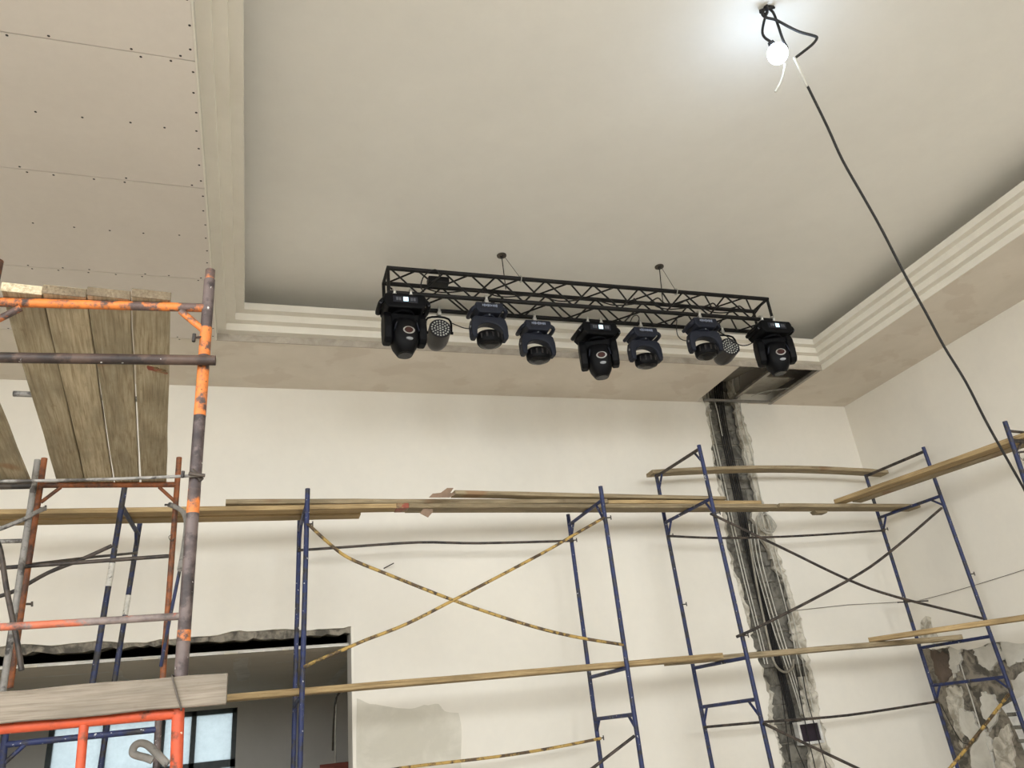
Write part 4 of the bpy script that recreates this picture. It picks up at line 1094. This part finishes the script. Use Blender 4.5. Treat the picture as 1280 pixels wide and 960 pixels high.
MB().tube([at_depth(x, y, dB-.2+(k/13)*.05) for k, (x, y) in enumerate(cpix)] + [Vector((5.1, 3.2, 1.2)), Vector((5.3, 3.0, .3)), Vector((5.5, 2.8, .012))], .0085, 8).build('black_length', 'cable_black', cord)

# ================================================================== CABLES IN THE CHASE
def wall_cable(name, pix, d, r, mat, label, group='cables in the wall chase'):
    ds = d if isinstance(d, (list, tuple)) else [d]*len(pix)
    return rod(name, [on_y(x, y, WY+e) for (x, y), e in zip(pix, ds)], r, mat, label, group, 'cable')
DK = .06
for k in range(5):
    o = k*2.4
    wall_cable('power_cable', [(892+o, 470), (897+o, 520), (908+o, 575), (921+o, 635), (935+o*.9, 700), (950+o*.8, 760), (964+o*.8, 810), (980+o*.85, 870), (988+o*.8, 905)], DK+.004+.016*(k % 2), .009, 'cable_black', 'thick black cable in the bundle running down the wall chase')
for k, o in enumerate((-6, -2.5)):
    wall_cable('white_cable', [(887+o, 478), (890+o, 520), (902+o, 575), (916+o, 640), (930+o, 700), (941+o, 745), (955+o, 800), (962+o, 830)], DK-.01, .0075, 'cable_white', ('outer white cable of the pair at the chase edge farther from the corner', 'inner white cable of the pair at the chase edge farther from the corner')[k])
wall_cable('white_cable', [(893, 500), (897, 515), (903, 545)], DK-.02, .0075, 'cable_white', 'short white cable end at the chase top under the hatch')
for k, o in enumerate((0, 6)):
    wall_cable('white_cable', [(918+o, 470), (921+o, 520), (934+o, 570), (945+o, 620), (957+o, 665), (972+o, 720), (985+o, 770), (997+o, 825), (1007+o, 870), (1011+o, 890)], -.0072, .0065, 'cable_white', ('inner white cable of the pair at the chase edge nearer the corner', 'outer white cable of the pair at the chase edge nearer the corner')[k])
for k in range(3):
    o = k*4.5
    wall_cable('white_cable', [(936+o, 655), (943+o, 700), (955+o, 745), (968+o, 790), (982+o*.8, 830), (995+o*.6, 870), (1001+o*.2, 892)], (.022, .0065, -.009)[k], .007, 'cable_white', ('white cable over the black bundle, first of three from the hose', 'white cable over the black bundle, middle one of three', 'white cable over the black bundle, last of three from the hose')[k])
wall_cable('grey_hose', [(936, 672), (944, 720), (955, 775), (964, 815), (970, 832), (980, 840), (990, 836), (992, 824)], [-.012, -.02, -.028, -.032, -.033, -.033, -.033, -.033], .014, 'cable_grey', 'pale hose looped in the lower chase', None)
for k, (x0, x1, x2) in enumerate(((978, 984, 990), (984, 990.5, 1008), (1000, 1010, 1020), (1008, 1022, 1034))):
    wall_cable('black_cable', [(x0-6, 830), (x0, 870), (x1, 920), (x2, 965), (x2+2, 985)], ([.02]*5, [.0]*5, [-.024, -.036, -.037, -.037, -.03], [-.024, -.036, -.037, -.037, -.03])[k], .006, 'cable_black', ('thin black cable in the lower chase, farthest from the switch box', 'thin black cable hanging beside the switch box frame', 'thin black cable crossing the middle of the switch box', 'thin black cable crossing the switch box nearer the corner')[k])
# coil of white cable hanging under the deck
ccx, ccz = on_y(955, 655, WY).x, on_y(955, 655, WY).z
cpts = []
rc_ = random.Random(8)
for k in range(90):
    a = k*2*math.pi/15; rx = .10+.025*math.sin(k*.37)+rc_.uniform(-.006, .006); rz = .13+.02*math.sin(k*.21)
    cpts.append((ccx+rx*math.cos(a), WY-.02-.025*(k % 15)/15-.0006*k, ccz+rz*math.sin(a)))
rod('cable_coil', cpts, .006, 'cable_white', 'coil of white cable hanging in the chase behind the deck', cat='cable')
# switch panel
q0, q1 = on_y(994, 903, WY), on_y(1031, 928, WY)
sp = thing('switch_panel', 'small white framed switch box with dark inside, low in the chase', 'switch box', ((q0.x+q1.x)/2, WY, q1.z))
ang = 0
x0, x1, z0, z1 = q0.x, q1.x-.02, q1.z, q0.z
w_ = .03
for lo, hi in (((x0, WY-.03, z0), (x1, WY+.06, z0+w_)), ((x0, WY-.03, z1-w_), (x1, WY+.06, z1)), ((x0, WY-.03, z0+w_), (x0+w_, WY+.06, z1-w_)), ((x1-w_, WY-.03, z0+w_), (x1, WY+.06, z1-w_))):
    MB().box(lo, hi).build('frame_side', 'white_plastic', sp, bevel=.003)
MB().box((x0+w_, WY-.012, z0+w_), (x1-w_, WY+.05, z1-w_)).build('box_inside', 'panel_dark', sp)
